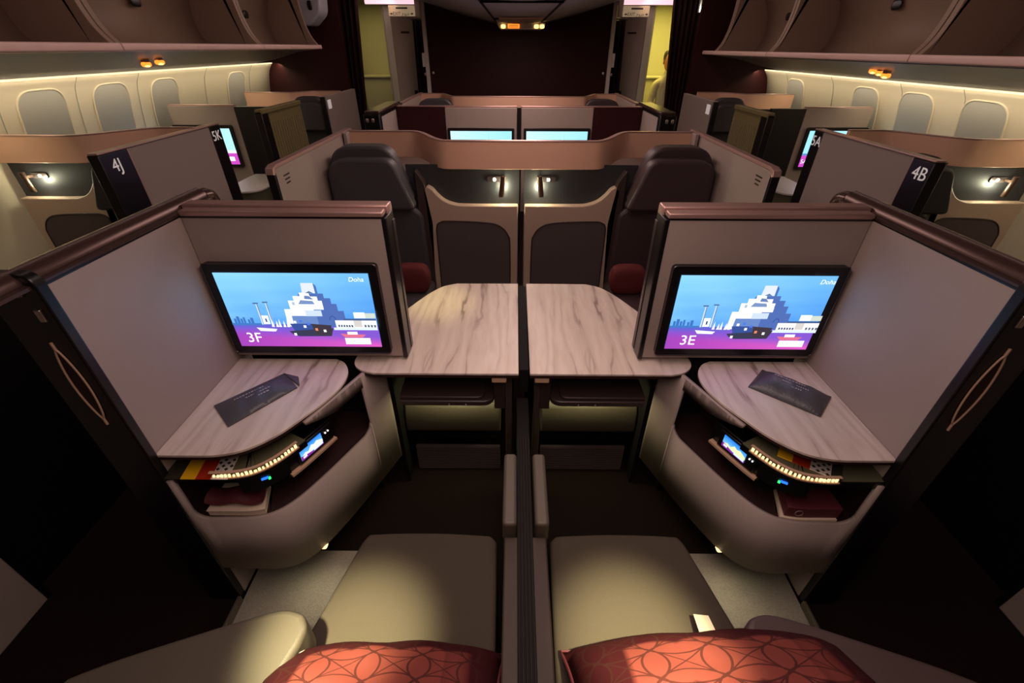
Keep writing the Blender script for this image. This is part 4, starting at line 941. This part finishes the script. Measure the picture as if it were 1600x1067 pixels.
# ================================================================= OVERHEAD BINS, SIGNS
for s in (-1, 1):
    dz = 0 if s < 0 else -.04
    ys = [1.0, 2.70, 4.23, 5.49] if s < 0 else [1.05, 2.78, 4.375, 5.56, 6.05]
    nm = 'dim galley' if s < 0 else 'bright galley'
    for k in range(len(ys) - 1):
        y0, y1 = ys[k] + .004, ys[k + 1] - .004
        words = (['nearest', 'middle', 'farthest'] if s < 0 else ['nearest', 'second', 'third', 'farthest and narrowest'])[k]
        t = thing('overhead_bin', f'{words} open overhead bin on the side of aisle wall 4{"J" if s < 0 else "B"}', 'overhead bin', (s * 2.05, y0, 1.60), 'open overhead bins')
        pr = smooth([(2.085, 0, 1.624), (2.16, 0, 1.605), (2.28, 0, 1.59), (2.42, 0, 1.61), (2.50, 0, 1.68), (2.53, 0, 1.80), (2.50, 0, 1.95), (2.42, 0, 2.08), (2.30, 0, 2.2)], 4)
        bm = bmesh.new(); a = [bm.verts.new((s * p.x, y0, p.z + dz)) for p in pr]; b = [bm.verts.new((s * p.x, y1, p.z + dz)) for p in pr]
        for j in range(len(pr) - 1): bm.faces.new((a[j], b[j], b[j + 1], a[j + 1]))
        link('bucket', bm, BIN, t, solid=.006)
        o = roundpoly([(2.044, 1.596), (2.10, 1.592), (2.10, 1.630), (2.048, 1.634)], [.012, .003, .006, .012], 4)
        Prism('lip', BINLIP, t, [(s * x, y0, z + dz) for x, z in o], (0, y1 - y0, 0), 0, angle=50)
        Box('handle_recess', BINLIP, t, s * 2.044, s * 2.05, (y0 + y1) / 2 - .12, (y0 + y1) / 2 + .12, 1.608 + dz, 1.622 + dz, .001)
        lead = [(p.x, p.z) for p in smooth([(2.052, 0, 1.612), (2.085, 0, 1.645), (2.125, 0, 1.70), (2.155, 0, 1.78), (2.175, 0, 1.88), (2.185, 0, 2.0), (2.19, 0, 2.2)], 4)]
        for yy, dy in ((y0, .034), (y1 - .034, .034)):
            Prism('end_panel', BIN, t, [(s * x, yy, z + dz) for x, z in lead + [(2.34, 2.2)] + [(p.x + .004, p.z) for p in pr[::-1]]], (0, dy, 0), .006, 3, 60)
        bm = bmesh.new(); cushion(bm, .008, .045, .03, (s * 2.49, (y0 + y1) / 2 + .1, 1.86)); plab(link('latch', bm, BLACK, t), 'dark latch')
    Box('bin_hanger', BIN, t, s * 2.2, s * 2.6, ys[-1], ys[-1] + .02, 1.7, 2.3, .003)
    # amber signs on the sloping panel below the bins
    pos = [(2.40, 3.316, 1.521), (2.38, 3.42, 1.530)] if s < 0 else [(2.40, 3.52, 1.490), (2.40, 3.45, 1.482), (2.40, 3.39, 1.470)]
    for k, (sx, sy, sz) in enumerate(pos):
        lab = f'glowing amber sign under the bin lip, 4J side, the {("nearer", "farther")[k]} of two' if s < 0 else f'glowing amber sign under the bin lip, 4B side, the {("farthest", "middle", "nearest")[k]} of three'
        t = thing('passenger_sign', lab, 'sign', (s * sx, sy, sz), 'amber signs under the bins')
        bm = bmesh.new(); cushion(bm, .020, .030, .014, (s * sx, sy, sz)); link('sign_lens', bm, SIGNLIT, t)
        bm = bmesh.new(); cushion(bm, .010, .016, .006, (s * (sx - .012), sy - .012, sz - .009)); link('symbol', bm, SIGNLIT2, t)
        Box('sign_mount', PSU, t, s * (sx - .015), s * (sx + .015), sy - .02, sy + .02, sz, sz + .03 - dz * .3, .002)
t = thing('bin_fairing', 'grey rounded fairing with dark oval, at the aisle end of the bins before the curtain', 'fairing', (-2.1, 5.7, 1.8))
Prism('fairing_body', SOFFIT, t, [(x, 5.58, z) for x, z in roundpoly([(-2.30, 2.2), (-2.30, 1.86), (-2.18, 1.78), (-2.03, 1.90), (-1.99, 2.2)], .05, 5)], (0, .25, 0), .02, 3)
bm = bmesh.new(); cushion(bm, .022, .008, .04, (-2.12, 5.575, 1.965)); link('oval_recess', bm, BLACK, t)
t = thing('spot_lamp', 'small bright round lamp beside the curtain at the end of the bins', 'lamp', (2.02, 5.98, 1.98))
bm = bmesh.new(); cushion(bm, .028, .028, .028, (2.01, 6.03, 1.975)); link('bulb', bm, LAMPGLOW, t); Box('bracket', SOFFIT, t, 1.98, 2.06, 6.06, 6.10, 1.94, 2.2, .004)
# service unit at the end of the centre ceiling
t = thing('ceiling_sign_unit', 'ceiling unit with lit amber panel and round lights, before the dark bulkhead', 'sign', (.0, 6.1, 1.80))
Prism('housing', SOFFIT, t, [(x, 5.70, z) for x, z in roundpoly([(-.235, 1.83), (-.20, 1.775), (.25, 1.775), (.285, 1.83)], .015, 3)], (0, .42, 0), .006)
def unit_text():
    Box('lit_panel', SIGNLIT, t, -.115, .005, 5.690, 5.699, 1.785, 1.822, .002)
    for k in range(2): Box('lettering_bar', INK, t, -.105, -.005, 5.6885, 5.690, 1.793 + .013 * k, 1.799 + .013 * k, 0)
    for x, m in ((-.165, LAMPGLOW), (.185, LAMPGLOW), (.245, LAMPGLOW)):
        bm = bmesh.new(); cushion(bm, .024, .006, .017, (x, 5.694, 1.80)); link('round_light', bm, SIGNLIT2, t)
unit_text()
Box('ceiling_highlight_strip', TAN, ceil, -.17, .19, 4.3, 4.42, 1.805, 1.815, .003)  # tan strip stands in for a pink highlight along the ceiling

# ================================================================= GALLEY END OF THE CABIN
def curtain(name, label, x0, x1, y, z0, z1, folds, x0b=None, x1b=None):
    t = thing(name, label, 'curtain', ((x0 + x1) / 2, y, z0), 'dark curtains'); bm = bmesh.new(); n = folds * 8; g = []
    for j in range(9):
        f = j / 8; a0 = x0 + ((x0b if x0b is not None else x0) - x0) * f; a1 = x1 + ((x1b if x1b is not None else x1) - x1) * f
        g.append([bm.verts.new((a0 + (a1 - a0) * i / n, y + .035 * math.sin(2 * PI * i / 8) + .01 * math.sin(i * 1.7 + j * .4), z1 + (z0 - z1) * f)) for i in range(n + 1)])
    for j in range(8):
        for i in range(n): bm.faces.new((g[j][i], g[j][i + 1], g[j + 1][i + 1], g[j + 1][i]))
    link('curtain_cloth', bm, CURTAIN, t, solid=.006, angle=80)
    Tube('curtain_rail', STEELD, t, [(min(x0, x1) - .02, y, z1 + .012), (max(x0, x1) + .02, y, z1 + .012)], .010)
    return t
curtain('curtain', 'dark gathered curtain beside the dim galley doorway', -2.22, -1.76, 6.05, .02, 2.16, 7, -2.22, -1.93)
curtain('curtain', 'dark gathered curtain beside the bright yellow galley doorway, the crew member behind it', 2.06, 1.70, 6.15, .02, 2.16, 6, 2.06, 1.90)
curtain('curtain', 'narrow tied curtain at the bulkhead edge, dim galley side', -1.235, -1.125, 6.32, .6, 1.88, 2, -1.26, -1.14)
curtain('curtain', 'narrow tied curtain at the bulkhead edge, bright galley side', 1.125, 1.245, 6.32, .6, 1.88, 2, 1.14, 1.27)
for s in (-1, 1):
    nm = 'dim' if s < 0 else 'bright yellow'
    t = thing('galley_door', f'grey laminate door in the {nm} galley passage', 'door', (s * 1.36, 6.6, 0), 'galley passage doors')
    bm = bmesh.new(); prism(bm, [(s * 1.50, 6.42, 0), (s * 1.24, 6.62, 0), (s * 1.24, 6.66, 0), (s * 1.52, 6.45, 0)], (0, 0, 2.02)); link('leaf_panel', bm, GREYDOOR, t, bevel=.003)
    d = Vector((s * -.26, .20, 0)).normalized(); nrm = Vector((-d.y, d.x, 0)); nrm = nrm if nrm.y < 0 else -nrm
    def on(a, z, off=.003): p = Vector((s * 1.50, 6.42, z)) + d * a + nrm * off; return p
    bm = bmesh.new(); prism(bm, [on(.20, 1.03), on(.245, 1.03), on(.245, 1.15), on(.20, 1.15)], nrm * .004); plab(link('lock_plate', bm, BLACK, t, bevel=.002), 'dark lock plate')
    bm = bmesh.new(); prism(bm, [on(.10, 1.755), on(.21, 1.755), on(.21, 1.775), on(.10, 1.775)], nrm * .004); link('name_plate', bm, INK, t, bevel=.001)
    Box('door_frame', GALLEY, t, s * 1.50, s * 1.575, 6.36, 6.44, 0, 2.02, .004)
    Box('frame_return', GALLEY, t, s * 1.575, s * 1.60, 6.40, 6.95, 0, 2.02, .003)
    bm = bmesh.new(); prism(bm, [(s * 1.235, 6.56, z) for z in (1.34, 1.34)] [:1] + [(s * 1.20, 6.56, 1.34), (s * 1.20, 6.56, 1.62), (s * 1.235, 6.56, 1.62)], (0, .02, 0)); link('strap', bm, STEEL, t)
    # galley wall, cart, placard
    structure(Box('wall_galley_left' if s < 0 else 'wall_galley_right', GALLEY, None, s * 1.2, s * 2.9, 7.5, 7.54, 0, 2.3, 0))
    t = thing('galley_unit', f'{"olive-lit" if s < 0 else "yellow-lit draped"} counter unit in the {nm} galley', 'galley unit', (s * 1.9, 7.3, 0), 'galley counters')
    Box('counter_body', GALLEY, t, s * 1.66, s * 2.15, 7.1, 7.48, 0, 1.26, .01); Box('counter_top', GALLEY, t, s * 1.64, s * 2.17, 7.08, 7.49, 1.262, 1.285, .004)
    Box('counter_edge', WHITE, t, s * 1.63, s * 1.655, 7.085, 7.3, .9, 1.26, .004)
    t = thing('wall_placard', f'small pale placard on the {nm} galley wall', 'placard', (s * 1.78, 7.49, 1.4), 'galley placards')
    Box('placard_plate', WHITE, t, s * 1.71, s * 1.84, 7.49, 7.499, 1.40, 1.50, .003); Box('placard_face', GALLEY, t, s * 1.73, s * 1.82, 7.487, 7.49, 1.425, 1.475, 0)
    # exit sign
    t = thing('exit_sign', f'lit tan EXIT sign with arrows over the {nm} galley passage', 'sign', (s * 1.31, 6.12, 1.9), 'exit signs')
    xa, xb = sorted((s * 1.165, s * 1.455))
    Box('sign_box', EXITM, t, xa, xb, 6.12, 6.17, 1.905, 2.002, .006)
    cx = (xa + xb) / 2
    Text('exit_lettering', INK, t, 'EXIT', .042, (cx - .055, 6.118, 1.926), (1, 0, 0), (0, 0, 1))
    Text('exit_lettering', INK, t, '\ufe9d\u0648\ufeae\ufea7', .042, (cx + .045, 6.118, 1.926), (1, 0, 0), (0, 0, 1))
    for sx in (-1, 1):
        bm = bmesh.new(); prism(bm, [(cx + sx * .132, 6.119, 1.926), (cx + sx * .112, 6.119, 1.938), (cx + sx * .112, 6.119, 1.914)], (0, -.002, 0)); box(bm, cx + sx * .098, cx + sx * .114, 6.117, 6.119, 1.9225, 1.9295); bmesh.ops.remove_doubles(bm, verts=bm.verts, dist=.003); link('arrow', bm, INK, t, smooth=False)
    Box('upper_line', INK, t, cx - .06, cx + .07, 6.1175, 6.119, 1.970, 1.984, 0)
    structure(Box('trim_7' if s < 0 else 'trim_8', STRIPE, None, s * 1.15, s * 1.72, 6.16, 6.20, 2.015, 2.10, .004))
    Box('head_frame', WHITE, t, s * 1.11, s * 1.165, 6.14, 6.18, 1.90, 2.10, .004)
    structure(Box('trim_9' if s < 0 else 'trim_10', BURG, None, s * 1.1, s * 1.75, 6.25, 6.35, 2.02, 2.3, 0))
light('galley_light', 'AREA', (1.95, 6.75, 2.1), (1.95, 6.75, 0), 17, (1, .80, .17), .5, .5)
light('galley_light', 'AREA', (-1.95, 6.75, 2.1), (-1.95, 6.75, 0), 3.2, (1, .80, .26), .5, .5)

# crew member standing in the bright galley, half hidden by the curtain
def skin_body(name, joints, edges, m, parent, levels=2):
    me = bpy.data.meshes.new(name); me.from_pydata([Vector(j[0]) - root_loc(parent) for j in joints], edges, [])
    o = bpy.data.objects.new(name, me); COL.objects.link(o); o.parent = parent; me.materials.append(m)
    o.modifiers.new('skin', 'SKIN')
    for i, v in enumerate(me.skin_vertices[0].data):
        r = joints[i][1]; v.radius = r if isinstance(r, tuple) else (r, r); v.use_root = (i == 0)
    md = o.modifiers.new('sub', 'SUBSURF'); md.levels = md.render_levels = levels
    return o
SKIN_M = mat('skin', srgb(190, 130, 96), .5); SHIRT = mat('pale_shirt', srgb(222, 214, 180), .8, noise=.1, nscale=40); HAIR = mat('dark_hair', srgb(30, 22, 18), .6)
px, py = 1.93, 6.62
t = thing('person', 'person in a pale long-sleeved top, dark hair, half hidden by the galley curtain', 'person', (px, py, 0))
J = [((px, py, .84), (.13, .10)), ((px, py, 1.02), (.12, .09)), ((px, py, 1.18), (.15, .10)), ((px, py, 1.27), (.10, .07)), ((px - .01, py, 1.33), .045), ((px - .01, py - .01, 1.40), .05),
     ((px - .145, py, 1.22), .055), ((px - .185, py - .02, 1.02), .043), ((px - .16, py - .14, .86), .034), ((px - .15, py - .19, .80), .03),
     ((px + .145, py, 1.22), .055), ((px + .185, py - .02, 1.02), .043), ((px + .17, py - .12, .86), .034), ((px + .16, py - .17, .80), .03),
     ((px - .075, py, .76), .075), ((px - .08, py + .01, .44), .055), ((px - .08, py + .03, .08), .038), ((px - .08, py - .08, .04), .035),
     ((px + .075, py, .76), .075), ((px + .08, py + .01, .44), .055), ((px + .08, py + .03, .08), .038), ((px + .08, py - .08, .04), .035)]
Ed = [(0, 1), (1, 2), (2, 3), (3, 4), (4, 5), (3, 6), (6, 7), (7, 8), (8, 9), (3, 10), (10, 11), (11, 12), (12, 13), (0, 14), (14, 15), (15, 16), (16, 17), (0, 18), (18, 19), (19, 20), (20, 21)]
skin_body('body', J, Ed, SHIRT, t)
hc = Vector((px - .012, py - .015, 1.475))
bm = bmesh.new(); cushion(bm, .070, .086, .104, hc, p=2.2)
for v in bm.verts:
    d = v.co - hc
    if d.z < 0: v.co.x = hc.x + d.x * (1 + d.z * 2.6)
link('head', bm, SKIN_M, t, angle=180)
head = bpy.data.objects['head']
def face(nm, m, ax, ay, az, off):
    b2 = bmesh.new(); cushion(b2, ax, ay, az, hc + Vector(off), p=2); link(nm, b2, m, head, angle=180)
for sx in (-1, 1):
    face('eye', WHITE, .011, .006, .006, (sx * .028, -.080, .005)); face('ear', SKIN_M, .009, .018, .028, (sx * .072, .01, -.005))
face('nose', SKIN_M, .011, .018, .022, (0, -.088, -.018)); face('mouth', BURG2, .020, .006, .006, (0, -.078, -.052))
b2 = bmesh.new(); cushion(b2, .077, .090, .085, hc + Vector((0, .022, .035)), p=2.2); plab(link('hair', b2, HAIR, t, angle=180), 'short dark hair')
for sx in (-1, 1):
    hb = Vector((px + sx * (.15 if sx < 0 else .16), py - (.20 if sx < 0 else .18), .79))
    hj = [((hb.x, hb.y, hb.z), (.022, .012)), ((hb.x, hb.y - .035, hb.z - .03), (.024, .011))]; he = [(0, 1)]
    for k, (fx, ln) in enumerate(((-.022, .045), (-.007, .052), (.008, .048), (.021, .038))):
        i0 = len(hj); hj += [((hb.x + fx, hb.y - .05, hb.z - .045), .0085), ((hb.x + fx, hb.y - .055 - ln * .4, hb.z - .055 - ln * .5), .008), ((hb.x + fx, hb.y - .05 - ln * .5, hb.z - .06 - ln), .0065)]
        he += [(1, i0), (i0, i0 + 1), (i0 + 1, i0 + 2)]
    i0 = len(hj); hj += [((hb.x - sx * .032, hb.y - .03, hb.z - .03), .009), ((hb.x - sx * .042, hb.y - .05, hb.z - .055), .0075)]; he += [(0, i0), (i0, i0 + 1)]
    skin_body('hand', hj, he, SKIN_M, t, 1)
